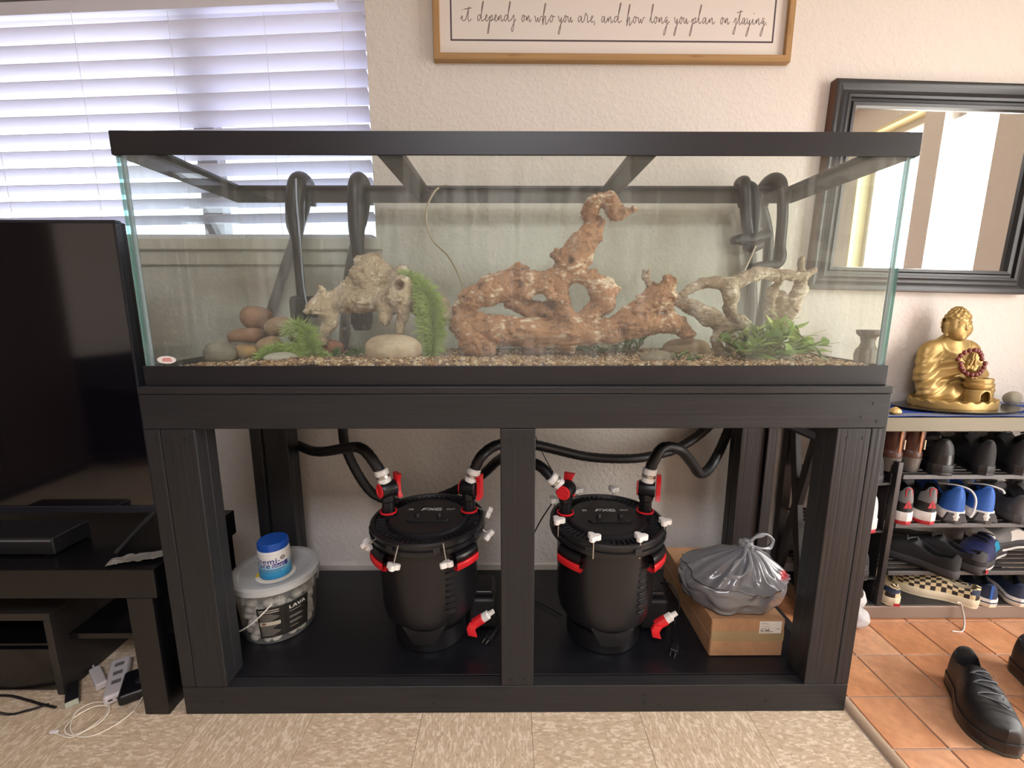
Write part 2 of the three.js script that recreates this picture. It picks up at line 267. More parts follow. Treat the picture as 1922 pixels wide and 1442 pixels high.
{
  const t = thing('aquarium_stand', 'black painted timber stand carrying the aquarium, with open front bays', 'stand');
  const P = (name, ...b) => put(name, slab(...b), blackWood, t);
  P('top_board', -SW, SW, 0.9155, SH, SD, 0.002, 0.003, 0);
  P('front_rail', -SW, SW, 0.827, 0.915, -0.038, 0, 0.003, 0);
  P('back_rail', -SW, SW, 0.827, 0.915, SD, SD + 0.038, 0.003, 0);
  for (const s of [-1, 1]) P('side_rail', s > 0 ? SW - 0.038 : -SW, s > 0 ? SW : -SW + 0.038, 0.827, 0.915, SD + 0.039, -0.039, 0.003, 2);
  P('front_rail', -SW, SW, 0, 0.0865, -0.038, 0, 0.003, 0);
  P('back_rail', -SW, SW, 0, 0.0865, SD, SD + 0.038, 0.003, 0);
  for (const s of [-1, 1]) P('side_rail', s > 0 ? SW - 0.038 : -SW, s > 0 ? SW : -SW + 0.038, 0, 0.0865, SD + 0.039, -0.039, 0.003, 2);
  for (const s of [-1, 1]) for (const front of [true, false]) {
    const z = front ? [-0.0385, 0] : [SD, SD + 0.038], x = (a, b) => (s < 0 ? [-SW + a, -SW + b] : [SW - b, SW - a]);
    P('leg_board', ...x(0.039, 0.1245), 0.0875, 0.8265, ...z, 0.003, 1);
    P('leg_board', ...x(0.039, 0.1245), 0.0875, 0.8265, z[0] + (front ? -0.0385 : 0.0385), z[1] + (front ? -0.039 : 0.039), 0.003, 1);
    P('leg_board', ...x(0, 0.038), 0.0875, 0.8265, ...(front ? [-0.089, 0] : [SD, SD + 0.089]), 0.003, 1);
  }
  P('center_post', -0.0425, 0.0465, 0.0875, 0.8265, -0.0385, -0.0005, 0.003, 1);
  put('bottom_board', slab(-SW + 0.04, SW - 0.04, 0.0795, 0.0875, SD - 0.035, -0.039, 0.001), M(0x131318, 0.42, { roughnessMap: wornRough }), t);
  // countersunk screws on the rails and posts
  const screw = new THREE.CylinderGeometry(0.0042, 0.0042, 0.0012, 10).rotateX(Math.PI / 2), sm = M(0x0b0a0a, 0.5);
  for (const [x, y, z = 0] of [[-0.87, 0.80], [-0.83, 0.80], [0.83, 0.8], [0.87, 0.8], [-0.02, 0.80], [0.02, 0.80], [-0.015, 0.105], [0.02, 0.108], [0.86, 0.855], [0.9, 0.845], [0.885, 0.89], [0.36, 0.03], [0.36, 0.055], [-0.23, 0.03], [-0.23, 0.055], [0.70, 0.035], [-0.82, 0.04]]) put('screw', screw.clone().translate(x, y, z + 0.0002 - (Math.abs(x) < 0.03 ? 0.0005 : 0)), sm, t);
}

// ---------------------------------------------------------------- the aquarium
const blackPlastic = M(0x17151a, 0.42), softBlack = M(0x100f12, 0.55);
const TW = 0.9205, TZ0 = -0.4848, TZ1 = -0.0148, TB = SH, TT = 1.5177;
{
  const t = thing('aquarium', 'long empty glass aquarium with black plastic rims on the timber stand', 'aquarium');
  const film = texture(1024, 256, (u, v) => {   // dried water marks: fine drips, specks and a thin even film
    const drip = sstep(0.60, 0.9, tnoise(u * 150, v * 2, 150, 7, 2) * tnoise(u * 30, v * 3, 30, 9, 3) * 1.6), speck = sstep(0.80, 0.95, tnoise(u * 420, v * 110, 420, 4, 110)) * sstep(0.45, 0.8, tfbm(u, v, 5, 3, 15, 3)), haze = tfbm(u, v, 6, 4, 21, 2);
    return 0.992 - 0.014 * haze - 0.045 * drip - 0.10 * speck;
  });
  const clear = M(0xfafdfb, 0.0, { transmission: 1, transmissionMap: film, thickness: 0, ior: 1.5 });
  const edge = M(0x7fb3ad, 0.12, { transmission: 0.45, thickness: 0 });
  const ring = (name, y0, y1, out, th) => {   // a rim: four mitred bars joined
    const x = TW + out - 0.006, za = TZ0 - out + 0.006, zb = TZ1 + out - 0.006;
    put(name, [slab(-x, x, y0, y1, zb - th, zb, 0.003), slab(-x, x, y0, y1, za, za + th, 0.003), slab(-x, -x + th, y0, y1, za + th, zb - th, 0.003), slab(x - th, x, y0, y1, za + th, zb - th, 0.003),
      slab(-x, x, y1 - 0.012, y1 - 0.004, zb - 0.03, zb - th, 0.001), slab(-x, x, y1 - 0.012, y1 - 0.004, za + th, za + 0.03, 0.001), slab(-x, -x + 0.03, y1 - 0.012, y1 - 0.004, za + 0.03, zb - 0.03, 0.001), slab(x - 0.03, x, y1 - 0.012, y1 - 0.004, za + 0.03, zb - 0.03, 0.001)], blackPlastic, t);
  };
  ring('top_rim', 1.466, TT, 0.006, 0.004); 
  put('bottom_rim', [slab(-TW, TW, TB, 0.9835, TZ1 - 0.004, TZ1, 0.002), slab(-TW, TW, TB, 0.9835, TZ0, TZ0 + 0.004, 0.002), slab(-TW, -TW + 0.004, TB, 0.9835, TZ0, TZ1, 0.002), slab(TW - 0.004, TW, TB, 0.9835, TZ0, TZ1, 0.002), slab(-TW + 0.004, TW - 0.004, 0.945, 0.951, TZ0 + 0.004, TZ1 - 0.004, 0)], blackPlastic, t);
  for (const x of [-0.31, 0.31]) put('brace', [slab(x - 0.03, x + 0.03, 1.488, 1.494, TZ0 + 0.03, TZ1 - 0.03, 0.002, 2), slab(x - 0.03, x - 0.02, 1.494, 1.506, TZ0 + 0.01, TZ1 - 0.01, 0.002, 2), slab(x + 0.02, x + 0.03, 1.494, 1.506, TZ0 + 0.01, TZ1 - 0.01, 0.002, 2), slab(x - 0.006, x + 0.006, 1.494, 1.504, TZ0 + 0.01, TZ1 - 0.01, 0.002, 2)], blackPlastic, t);
  // panes: clear faces, green-blue edges
  const pane = (name, x0, x1, z0, z1, thin) => put(name, new THREE.BoxGeometry(x1 - x0, 1.512 - 0.952, z1 - z0).translate((x0 + x1) / 2, (1.512 + 0.952) / 2, (z0 + z1) / 2), thin === 'x' ? [clear, clear, edge, edge, edge, clear] : [edge, edge, edge, edge, clear, clear], t);
  const G = 0.0095, xi = TW - 0.0055, zf = TZ1 - 0.0055, zb = TZ0 + 0.0055;
  pane('front_pane', -xi, xi, zf - G, zf); put('back_pane', new THREE.BoxGeometry(2 * xi, 0.56, G).translate(0, 1.232, zb + G / 2), clear, t);
  pane('side_pane', -xi, -xi + G, zb + G + 0.0005, zf - G - 0.0005, 'x'); pane('side_pane', xi - G, xi, zb + G + 0.0005, zf - G - 0.0005, 'x');
  const seal = M(0x9fb4ba, 0.25, { transmission: 0.5, thickness: 0 });
  for (const sx of [-1, 1]) put('silicone_bead', new THREE.CylinderGeometry(0.005, 0.005, 0.53, 8).translate(sx * (xi - G), 1.227, zf - G), seal, t);
  const sg = new THREE.CircleGeometry(1, 32).scale(0.0235, 0.0095, 1).translate(-0.862, 0.998, zf + 0.0006);
  const red = canvasTexture(128, 64, (g) => { g.fillStyle = '#e4dcd8'; g.fillRect(0, 0, 128, 64); g.fillStyle = '#c5443f'; for (const [y, a, b] of [[17, 40, 88], [27, 34, 96], [37, 36, 92]]) for (let x = a; x < b; x += 9) g.fillRect(x, y, 7, 8); });
  put('sticker', sg, M(0xffffff, 0.5, { map: red }), t);
}

// ---------------------------------------------------------------- inside the tank
const YG = 0.985;   // gravel level
const gravelTop = (x, z) => 0.981 + 0.006 * noise(x * 6, 3, z * 9) + 0.012 * Math.exp(-((x + 0.52) ** 2) / 0.03 - ((z + 0.09) ** 2) / 0.006) + 0.008 * Math.exp(-((x + 0.17) ** 2) / 0.01 - ((z + 0.08) ** 2) / 0.006) - 0.022 * sstep(-0.74, -0.88, x) * sstep(-0.2, -0.36, z) - 0.012 * sstep(-0.8, -0.9, x);
{
  const bed = thing('gravel', 'layer of small tan and brown gravel covering the aquarium bottom', 'gravel'); bed.userData.kind = 'stuff';
  const nx = 90, nz = 24, g = new THREE.PlaneGeometry(1.79, 0.43, nx, nz).rotateX(-Math.PI / 2).translate(0, 0, -0.25), p = g.attributes.position;
  for (let i = 0; i < p.count; i++) p.setY(i, gravelTop(p.getX(i), p.getZ(i)) - 0.006);
  g.computeVertexNormals(); put('gravel_base', g, M(0x5a4432, 0.95), bed).userData = { kind: 'stuff' };
  const peb = new THREE.IcosahedronGeometry(1, 1); { const q = peb.attributes.position, v = V(); for (let i = 0; i < q.count; i++) { v.fromBufferAttribute(q, i); v.multiplyScalar(1 + 0.22 * noise(v.x * 1.6 + 4, v.y * 1.6, v.z * 1.6)); q.setXYZ(i, v.x, v.y, v.z); } peb.computeVertexNormals(); }
  const N = 24000, im = new THREE.InstancedMesh(peb, M(0xffffff, 0.55), N), mt = new THREE.Matrix4(), q = new THREE.Quaternion(), e = new THREE.Euler(), s = V(), c = new THREE.Color();
  const tones = [0xb8946a, 0x9a744f, 0xcbb08c, 0x7b5a3d, 0xd8c6a8, 0x8d6a48, 0xa88662, 0x5f4837].map((h) => new THREE.Color(h));
  for (let i = 0; i < N; i++) {
    const front = i < 9000, x = rnd(-0.89, 0.89), z = front ? rnd(-0.125, -0.034) : rnd(-0.462, -0.11), r = front ? rnd(0.0034, 0.0064) : rnd(0.003, 0.0056);
    e.set(rnd(0, 6), rnd(0, 6), rnd(0, 6)); s.set(r * rnd(0.9, 1.5), r * rnd(0.6, 0.9), r);
    mt.compose(V(x, gravelTop(x, z) - 0.004 + rnd(-0.002, 0.004), z), q.setFromEuler(e), s); im.setMatrixAt(i, mt);
    im.setColorAt(i, c.copy(tones[Math.floor(rnd(0, 8))]).multiplyScalar(rnd(0.8, 1.15)));
  }
  im.name = 'pebbles'; im.userData = { kind: 'stuff' }; im.castShadow = im.receiveShadow = true; bed.add(im);
}
// river stones
function stoneG(rx, ry, rz, s) {
  const g = mergeVertices(new THREE.IcosahedronGeometry(1, 14).deleteAttribute('uv').deleteAttribute('normal')), p = g.attributes.position, v = V();
  for (let i = 0; i < p.count; i++) { v.fromBufferAttribute(p, i); const k = 1 + 0.10 * noise(v.x * 1.1 + s, v.y * 1.1, v.z * 1.1) + 0.012 * fbm(v.x * 5 + s, v.y * 5, v.z * 5, 3); p.setXYZ(i, Math.sign(v.x) * Math.abs(v.x) ** 0.92 * rx * k, Math.sign(v.y) * Math.abs(v.y) ** 0.9 * ry * k, v.z * rz * k); }
  g.computeVertexNormals(); return g;
}
function stone(name, label, x, y, z, rx, ry, rz, tilt, c1, c2, s, group) {
  const g = stoneG(rx, ry, rz, s), p = g.attributes.position, col = new Float32Array(p.count * 3), a = lin(c1), b = lin(c2);
  for (let i = 0; i < p.count; i++) { const X = p.getX(i) * 40 + s, Y = p.getY(i) * 40, Z = p.getZ(i) * 40, t = sstep(-0.4, 0.4, fbm(X, Y, Z, 4)), d = 1 + 0.25 * fbm(X * 9, Y * 9, Z * 9, 2); const c = mix3(a, b, t); col.set(c.map((k) => k * d), i * 3); }
  g.setAttribute('color', new THREE.BufferAttribute(col, 3));
  const m = put(name, g, M(0xffffff, 0.7, { vertexColors: true }), scene); m.position.set(x, y, z); m.rotation.z = tilt; return tag(m, label, 'stone', group);
}
stone('river_stone', 'reddish brown round stone on top of the stone pile', -0.789, 1.095, -0.30, 0.046, 0.036, 0.045, -0.15, 0x8a6852, 0xa07c66, 1);
stone('river_stone', 'grey brown round stone beside the topmost stone of the pile', -0.697, 1.070, -0.25, 0.039, 0.029, 0.04, 0.2, 0x8f7458, 0xa58c70, 2);
stone('river_stone', 'wide flat reddish stone in the middle layer of the pile', -0.793, 1.041, -0.245, 0.057, 0.025, 0.045, 0.06, 0x8f6b50, 0xa5826a, 3);
stone('river_stone', 'speckled grey stone at the left front of the pile', -0.801, 1.003, -0.13, 0.042, 0.031, 0.04, 0.0, 0x7a7466, 0x92897a, 4);
stone('river_stone', 'small tan stone lying right of the speckled grey stone', -0.758, 1.003, -0.175, 0.032, 0.019, 0.03, -0.1, 0x9e7a4c, 0xb6925f, 5);
stone('river_stone', 'pale brown egg shaped stone beside the low green fern frond', -0.706, 1.015, -0.20, 0.037, 0.027, 0.036, 0.25, 0x93775a, 0xac9070, 6);
stone('river_stone', 'flat pale grey stone lying under the curved fern frond', -0.632, 0.992, -0.12, 0.042, 0.014, 0.03, 0.03, 0xa8a494, 0xc2bdac, 7);
stone('river_stone', 'large cream boulder under the hanging tip of pale driftwood', -0.339, 1.010, -0.15, 0.077, 0.043, 0.06, 0.02, 0xb29a80, 0xcbb79e, 8);
stone('river_stone', 'dark red stone lying behind the green fern', -0.561, 1.005, -0.28, 0.038, 0.023, 0.04, -0.1, 0x8a4f36, 0x9c6246, 9);
stone('river_stone', 'brown stone half hidden behind the round fern clump', -0.667, 1.030, -0.32, 0.04, 0.015, 0.03, 0, 0x8b6246, 0xa17a5a, 10);
stone('river_stone', 'grey stone hidden at the heart of the stone pile', -0.80, 1.004, -0.24, 0.052, 0.026, 0.05, 0, 0x6f675e, 0x857c70, 11);
stone('river_stone', 'dark brown stone wedged under the long brown driftwood', 0.053, 1.001, -0.26, 0.037, 0.023, 0.04, 0, 0x6e4a35, 0x86604a, 12);
stone('river_stone', 'large tan domed stone right of the brown driftwood', 0.532, 0.997, -0.31, 0.068, 0.034, 0.05, 0.0, 0x8d7350, 0xa68b66, 13);
stone('river_stone', 'flat grey brown stone in front of the domed tan stone', 0.402, 0.983, -0.18, 0.046, 0.02, 0.035, 0.05, 0x7d7462, 0x958b76, 14);
stone('river_stone', 'grey stone overgrown by the leafy plant on the right', 0.714, 0.992, -0.16, 0.05, 0.026, 0.04, 0, 0x7e7a62, 0x939075, 15);

// driftwood from chains of tapered limbs [x, y, z, radius] in centimetres, smoothly joined, grooved along the limbs
function driftwood(chains, { cell, blend, groove, jag = 0, holes = [], paint, seed: sd = 0, flutes = 7 }) {
  const caps = []; let lo = [9, 9, 9], hi = [-9, -9, -9];
  for (const c of chains) for (let i = 0; i + 1 < c.length; i++) {
    const a = c[i].map((v) => v / 100), b = c[i + 1].map((v) => v / 100); caps.push([a, b]);
    for (const q of [a, b]) for (let k = 0; k < 3; k++) { lo[k] = Math.min(lo[k], q[k] - q[3] - 0.015); hi[k] = Math.max(hi[k], q[k] + q[3] + 0.015); }
  }
  lo[1] = Math.max(lo[1], 0.96);
  const bins = caps.map(([a, b]) => ({ a, b, c: [(a[0] + b[0]) / 2, (a[1] + b[1]) / 2, (a[2] + b[2]) / 2], R: Math.hypot(a[0] - b[0], a[1] - b[1], a[2] - b[2]) / 2 + Math.max(a[3], b[3]) + 0.03, d: V(b[0] - a[0], b[1] - a[1], b[2] - a[2]).normalize() }));
  const field = (x, y, z) => {
    const wx = x + 0.006 * noise(x * 28 + sd, y * 28, z * 28), wy = y + 0.006 * noise(x * 28, y * 28 + 9 + sd, z * 28), wz = z + 0.006 * noise(x * 28, y * 28, z * 28 + 17);
    let d = 0.05, gx = 0, gy = 0, gz = 0, wsum = 1e-6;
    for (const q of bins) {
      const far = Math.hypot(wx - q.c[0], wy - q.c[1], wz - q.c[2]) - q.R; if (far > 0.02) { continue; }
      const e = capsule(wx, wy, wz, q.a, q.b), w = Math.exp(-Math.max(e, -0.02) * 160); d = smin(d, e, blend);
      gx += q.d.x * w * Math.sign(q.d.x + q.d.y * 0.5); gy += q.d.y * w * Math.sign(q.d.x + q.d.y * 0.5); gz += q.d.z * w; wsum += w;
    }
    if (d > 0.03) return d;
    const L = Math.hypot(gx, gy, gz) + 1e-9, ux = gx / L, uy = gy / L, uz = gz / L, al = x * ux + y * uy + z * uz, px = x - al * ux, py = y - al * uy, pz = z - al * uz;
    const s = 95, gr = Math.abs(noise(px * s + al * 12 + sd, py * s, pz * s + al * 9)) - 0.4, gr2 = noise(px * 260 + al * 20, py * 260 + sd, pz * 260);
    const lump = fbm(x * 34 + sd, y * 34, z * 34, 3);
    d += groove * (-0.9 * gr - 0.25 * gr2) + 0.0045 * lump;
    if (jag) d -= jag * Math.max(0, noise(x * 70 + sd, y * 70, z * 50) - 0.15) * Math.max(0, noise(x * 18, y * 18 + sd, z * 18));
    for (const h of holes) { const e = Math.hypot((x - h[0]) / h[3], (y - h[1]) / h[4], (z - h[2]) / h[5]) - 1, k = e * Math.min(h[3], h[4], h[5]); d = -smin(-d, k, 0.006); }
    return d;
  };
  const g = netG(field, lo, hi, cell, (x, y, z, nx, ny, nz) => paint(x, y, z, nx, ny, nz, field));
  return g;
}
const brownChains = [
  [[-16.2, 107.9, -24, 3.2], [-11.2, 107.3, -24, 3.9], [-5.8, 105.7, -24, 4.4], [5.2, 105.2, -24, 4.1], [16.2, 104.8, -24, 3.9], [27.6, 105.4, -24, 3.7], [36.6, 107.7, -24, 3.5], [44.4, 107.7, -24, 2.7], [49.5, 105.7, -24, 2], [52.1, 104.5, -24, 1.1]],
  [[-15.1, 105.8, -22, 2.8], [-11.6, 101.7, -22, 3.3], [-8, 100.3, -21, 1.9]],
  [[-17.1, 106.6, -24, 2.2], [-15.6, 102.4, -22, 1.4]],
  [[-17.5, 112.4, -25, 1.8], [-13.8, 114.6, -24, 2.8], [-7.5, 117.1, -24, 3.8], [-1.7, 118.2, -24, 3.4]],
  [[-15.7, 110.2, -24, 1.8], [-14.3, 108.9, -23, 2.3]],
  [[-7.9, 119.5, -24, 2.4], [-3.9, 120.8, -24, 1.9], [-0.3, 121.2, -23, 2.2], [5.1, 119.5, -24, 3.2], [11.3, 120.4, -24, 3], [15.3, 121.7, -24, 2.5]],
  [[-3.9, 121.8, -26, 1.3], [0.2, 124, -26, 1.1], [3.1, 124.2, -26, 1]],
  [[2.3, 117.2, -22, 2], [4.1, 116.1, -22, 1.5]],
  [[8.5, 118.1, -22, 2.2], [9.9, 115.9, -22, 1.4]],
  [[-1.2, 114.7, -27, 2.9], [5.3, 111.9, -28, 2.9], [11.8, 111, -27, 2.8]],
  [[12.7, 119, -24, 3.2], [13, 114.6, -24, 2.3], [14, 110.6, -24, 2.7], [16.1, 107.9, -24, 3.6]],
  [[14, 121.7, -24, 3.2], [15.7, 124.7, -24, 3.9], [18.3, 129, -24, 4.3], [20.4, 132.4, -24, 3.4], [21.6, 135.7, -24, 1.9], [20.4, 138.7, -24, 2.2], [21, 140.5, -24, 2], [23.6, 142.2, -24, 1.4], [26.2, 142, -24, 1.9], [27.4, 139.1, -24, 2.1], [29.6, 138.7, -24, 1.5], [32.4, 139.2, -24, 0.7]],
  [[13, 126.4, -24, 1.8], [10.3, 127, -24, 0.8]],
  [[22.5, 134.9, -24, 2], [24.4, 135.7, -24, 1]],
  [[18.5, 121.7, -24, 2.6], [22.1, 119.9, -24, 2.6], [24.9, 117.1, -24, 3.9], [25.7, 113.7, -24, 3], [22.4, 111.1, -24, 2.5], [19.7, 108.8, -24, 2.7]],
  [[26.7, 117.5, -24, 2.7], [29.3, 117.9, -24, 0.9]],
  [[26.2, 118.2, -24, 1.8], [26.9, 119.6, -24, 0.9]],
  [[31.1, 108.4, -24, 2.9], [36.8, 112.4, -24, 3.3], [41.2, 115.1, -24, 3.5], [43.8, 117.7, -24, 2.3], [44.5, 119.7, -24, 1.4]],
  [[39, 114.6, -24, 2.2], [39.7, 118.8, -24, 1]],
  [[44, 113.7, -24, 2.3], [45.9, 115.5, -24, 1.8]],
  [[45.1, 110.2, -24, 1.9], [48.9, 108.4, -24, 1.4]],
];
const tanChains = [
  [[-59, 112, -24, 1.8], [-56.7, 113.1, -25, 2.7], [-53.5, 113.9, -27, 3.2], [-49, 114.8, -27, 3.6], [-44.1, 115.2, -27, 4.1], [-39.2, 115, -27, 3.5], [-37, 115.5, -27, 3.1]],
  [[-55.9, 112, -25, 2.6], [-54.4, 108.5, -25, 1.9], [-56, 105.5, -24, 1.5], [-56.7, 102.5, -23, 1.5]],
  [[-56.1, 115.4, -25, 1.7], [-57.2, 117.5, -25, 1.1]],
  [[-53.3, 116.3, -27, 1.3], [-48.7, 119.4, -27, 2.2]],
  [[-45.9, 125.5, -29, 2.2], [-42.3, 125.2, -28, 2.7], [-44.6, 121.5, -27, 4.1], [-39.8, 121.7, -27, 3.6], [-42.6, 118.1, -27, 3.5]],
  [[-36.7, 121.3, -27, 2.9], [-33.7, 121.5, -27, 2.2], [-30.8, 120.1, -26, 0.7]],
  [[-32.6, 118.4, -21.5, 2.9], [-33.6, 115.2, -22, 3.6], [-37.6, 115.4, -25, 3.2]],
  [[-37.2, 112.8, -22.5, 2.4], [-37.9, 109.4, -22, 1.5], [-38.4, 108, -22, 0.8]],
  [[-32.7, 112.8, -21.5, 2.1], [-32.7, 109.1, -21, 1.7], [-33, 106.1, -21, 1.3]],
  [[-32.6, 115, -27, 2.7], [-27.7, 113.3, -29, 3.9], [-23.2, 113.3, -29, 2.5], [-19.9, 109.8, -27, 1.6], [-17.9, 107.6, -27, 0.5]],
  [[-27.5, 111.1, -30, 3.2], [-25.6, 105.6, -31, 2.6], [-25.3, 100.9, -31, 2.4]],
];
const greyChains = [
  [[47.9, 116.3, -22, 0.6], [51, 118.4, -24, 1.3], [54.2, 119.4, -24, 1.3], [58.3, 119.2, -24, 1.7], [62, 119, -24, 2.2], [65.6, 120.6, -24, 2], [69.1, 121.9, -24, 2.1], [73.7, 122, -24, 1.8], [79.3, 121.6, -24, 1.6], [83, 121.3, -24, 1.3], [86, 122.8, -24, 0.9]],
  [[61.2, 118.4, -24, 2.4], [62, 116.1, -23, 2.5], [62.3, 112.9, -24, 1.9], [63, 109.3, -24, 1.2], [63.5, 104.2, -24, 1.2], [63.4, 97.6, -24, 1]],
  [[36.6, 122.8, -24, 0.5], [37.1, 121, -24, 0.8], [39.3, 118.9, -25, 1.2], [44.4, 117.1, -26, 1.5], [47.6, 114.7, -24, 1.8], [52.4, 112.5, -24, 2.2], [57.3, 109.3, -24, 2.7], [61.2, 106.9, -24, 2.5], [65.3, 108.6, -24, 2.3], [67.9, 107.9, -24, 1.4]],
  [[37.6, 123.2, -23, 0.3], [38.7, 121, -24, 0.6]],
  [[62.2, 111.6, -23, 1.4], [64.8, 107.9, -23, 1.9]],
  [[60.8, 105.6, -24, 1.9], [58.3, 102.8, -23, 1], [59.8, 100.9, -24, 1.4], [62, 97.1, -24, 1.3]],
  [[84, 126.5, -27, 0.8], [84.2, 122.2, -27, 1.3], [83.6, 117.1, -27, 1.9], [82.4, 112.9, -27, 2.3], [80.4, 109.2, -27, 2.2], [80.1, 105.4, -27, 1.9]],
  [[78.4, 119.9, -28, 1], [76.9, 116.2, -28, 1.5], [76.7, 111.5, -28, 1.6], [77.8, 107.2, -28, 1.7]],
  [[79.5, 116.2, -28, 1.3], [79.8, 114.8, -27, 1.3], [79.3, 111.1, -27.5, 1.7]],
];
const woodMat = M(0xffffff, 0.8, { vertexColors: true });
const grainPaint = (deep, mid, pale, paleAmount, s, fx = [60, 160, 90]) => (x, y, z) => {
  const a = fbm(x * 22 + s, y * 22, z * 22, 4), b = fbm(x * fx[0] + s, y * fx[1], z * fx[2], 3), c = noise(x * 420 + s, y * 420, z * 420);
  let k = mix3(mid, deep, sstep(0.05, 0.4, -a * 0.6 + b * 0.5)); k = mix3(k, pale, sstep(0.0, 0.35, a * 0.7 + b * 0.7 - 0.12 + paleAmount)); return k.map((v) => v * (1 + 0.12 * c));
};
{
  const t = put('driftwood', driftwood(brownChains, { cell: 0.0032, blend: 0.012, groove: 0.0075, jag: 0.034, holes: [[-0.142, 1.112, -0.205, 0.034, 0.015, 0.03], [0.152, 1.253, -0.2, 0.008, 0.011, 0.03]],
    paint: grainPaint(lin(0x724c33), lin(0xab7d5a), lin(0xe0cab0), 0.03, 3), seed: 2 }), woodMat, scene);
  tag(t, 'large reddish brown driftwood with a tall twisted top in the tank centre', 'driftwood');
  const u = put('driftwood', driftwood(tanChains, { cell: 0.003, blend: 0.012, groove: 0.006, jag: 0.03, holes: [[-0.327, 1.186, -0.185, 0.0155, 0.0145, 0.05], [-0.574, 1.178, -0.235, 0.006, 0.006, 0.012], [-0.352, 1.105, -0.19, 0.011, 0.022, 0.02], [-0.478, 1.205, -0.235, 0.004, 0.012, 0.02], [-0.57, 1.112, -0.213, 0.02, 0.004, 0.012]],
    paint: grainPaint(lin(0x8a755e), lin(0xb8a388), lin(0xdfd2bd), 0.04, 8, [110, 110, 110]), seed: 7 }), woodMat, scene);
  tag(u, 'pale tan arched driftwood with a round knot hole above the boulder', 'driftwood');
  const w = put('driftwood', driftwood(greyChains, { cell: 0.0026, blend: 0.008, groove: 0.0048, jag: 0.01, paint: grainPaint(lin(0x6f5c4a), lin(0xa38f78), lin(0xd6c9b6), 0.05, 14, [40, 220, 120]), seed: 12 }), woodMat, scene);
  tag(w, 'grey weathered branching driftwood at the right of the tank', 'driftwood');
}
// feathery green ferns: thin needles around curved stems
function needles(stem, n, len, thick, seedv, r0 = 0) {
  const c = new THREE.CatmullRomCurve3(stem.map((p) => V(...p))), pos = [], nor = [];
  for (let i = 0; i < n; i++) {
    const t = rnd(), p = c.getPointAt(t), ax = c.getTangentAt(t), d = V(rnd(-1, 1), rnd(-1, 1), rnd(-1, 1)).normalize(); d.addScaledVector(ax, 0.3).normalize();
    const L = (typeof len === 'function' ? len(t) : len) * rnd(0.45, 1.1), s = V(rnd(-1, 1), rnd(-1, 1), rnd(-1, 1)).cross(d).normalize().multiplyScalar(thick), u = s.clone().cross(d).normalize().multiplyScalar(thick * 0.7);
    const m = p.clone().addScaledVector(d, L * 0.5).add(V(0, 0.0008, 0)), tip = p.clone().addScaledVector(d, L).add(V(0, -L * 0.08, 0));
    const tri = (a, b, e) => { const nn = b.clone().sub(a).cross(e.clone().sub(a)).normalize(); for (const q of [a, b, e]) { pos.push(q.x, q.y, q.z); nor.push(nn.x, nn.y, nn.z); } };
    const a = p.clone().add(s), b = p.clone().sub(s), e = m.clone().add(u);
    tri(a, e, tip); tri(e, b, tip); tri(b, a, tip);
  }
  const g = new THREE.BufferGeometry(); g.setAttribute('position', new THREE.Float32BufferAttribute(pos, 3)); g.setAttribute('normal', new THREE.Float32BufferAttribute(nor, 3)); return g;
}
const fernMat = M(0xb6cd70, 0.7, { transmission: 0.35, thickness: 0 }), fernDark = M(0x648a40, 0.7, { transmission: 0.3, thickness: 0 }), stemMat = M(0x3f5a26, 0.8);
function fern(label, stems, mat) {
  const t = thing('artificial_fern', label, 'plant');
  for (const s of stems) put('stem', tubeG(s.path, 0.0012, { seg: 20, radial: 5 }), stemMat, t);
  put('foliage', stems.map((s) => needles(s.path, s.n, s.len, 0.0009, 1)), mat, t).userData = { kind: 'stuff' };
}
fern('round light green fern clump with a low frond by the stone pile', [
  { path: [[-0.566, 0.985, -0.17], [-0.575, 1.03, -0.17], [-0.592, 1.062, -0.18], [-0.612, 1.073, -0.18], [-0.63, 1.063, -0.18]], n: 1500, len: 0.042 },
  { path: [[-0.575, 1.0, -0.15], [-0.615, 1.018, -0.14], [-0.66, 1.012, -0.13], [-0.69, 0.99, -0.12]], n: 1200, len: 0.03 },
  { path: [[-0.57, 0.988, -0.17], [-0.55, 1.0, -0.16], [-0.52, 0.992, -0.15]], n: 500, len: 0.02 }, { path: [[-0.566, 0.985, -0.17], [-0.572, 1.01, -0.16], [-0.578, 1.045, -0.165]], n: 800, len: 0.036 }], fernMat);
fern('tall curved light green fern frond leaning over the pale driftwood', [
  { path: [[-0.243, 0.985, -0.2], [-0.236, 1.04, -0.2], [-0.236, 1.1, -0.21], [-0.252, 1.16, -0.22], [-0.285, 1.2, -0.23], [-0.325, 1.222, -0.235]], n: 2900, len: (t) => 0.018 + 0.036 * Math.sin(Math.PI * Math.min(1, 0.18 + t * 0.75)) },
  { path: [[-0.25, 0.985, -0.2], [-0.262, 1.04, -0.2], [-0.268, 1.1, -0.21], [-0.275, 1.16, -0.22]], n: 1100, len: 0.034 }], fernMat);
fern('low dark green tuft behind the cream boulder', [{ path: [[-0.505, 0.985, -0.24], [-0.46, 1.0, -0.24], [-0.42, 0.995, -0.24]], n: 500, len: 0.02 }, { path: [[-0.53, 0.985, -0.22], [-0.52, 1.005, -0.22]], n: 260, len: 0.018 }], fernDark);
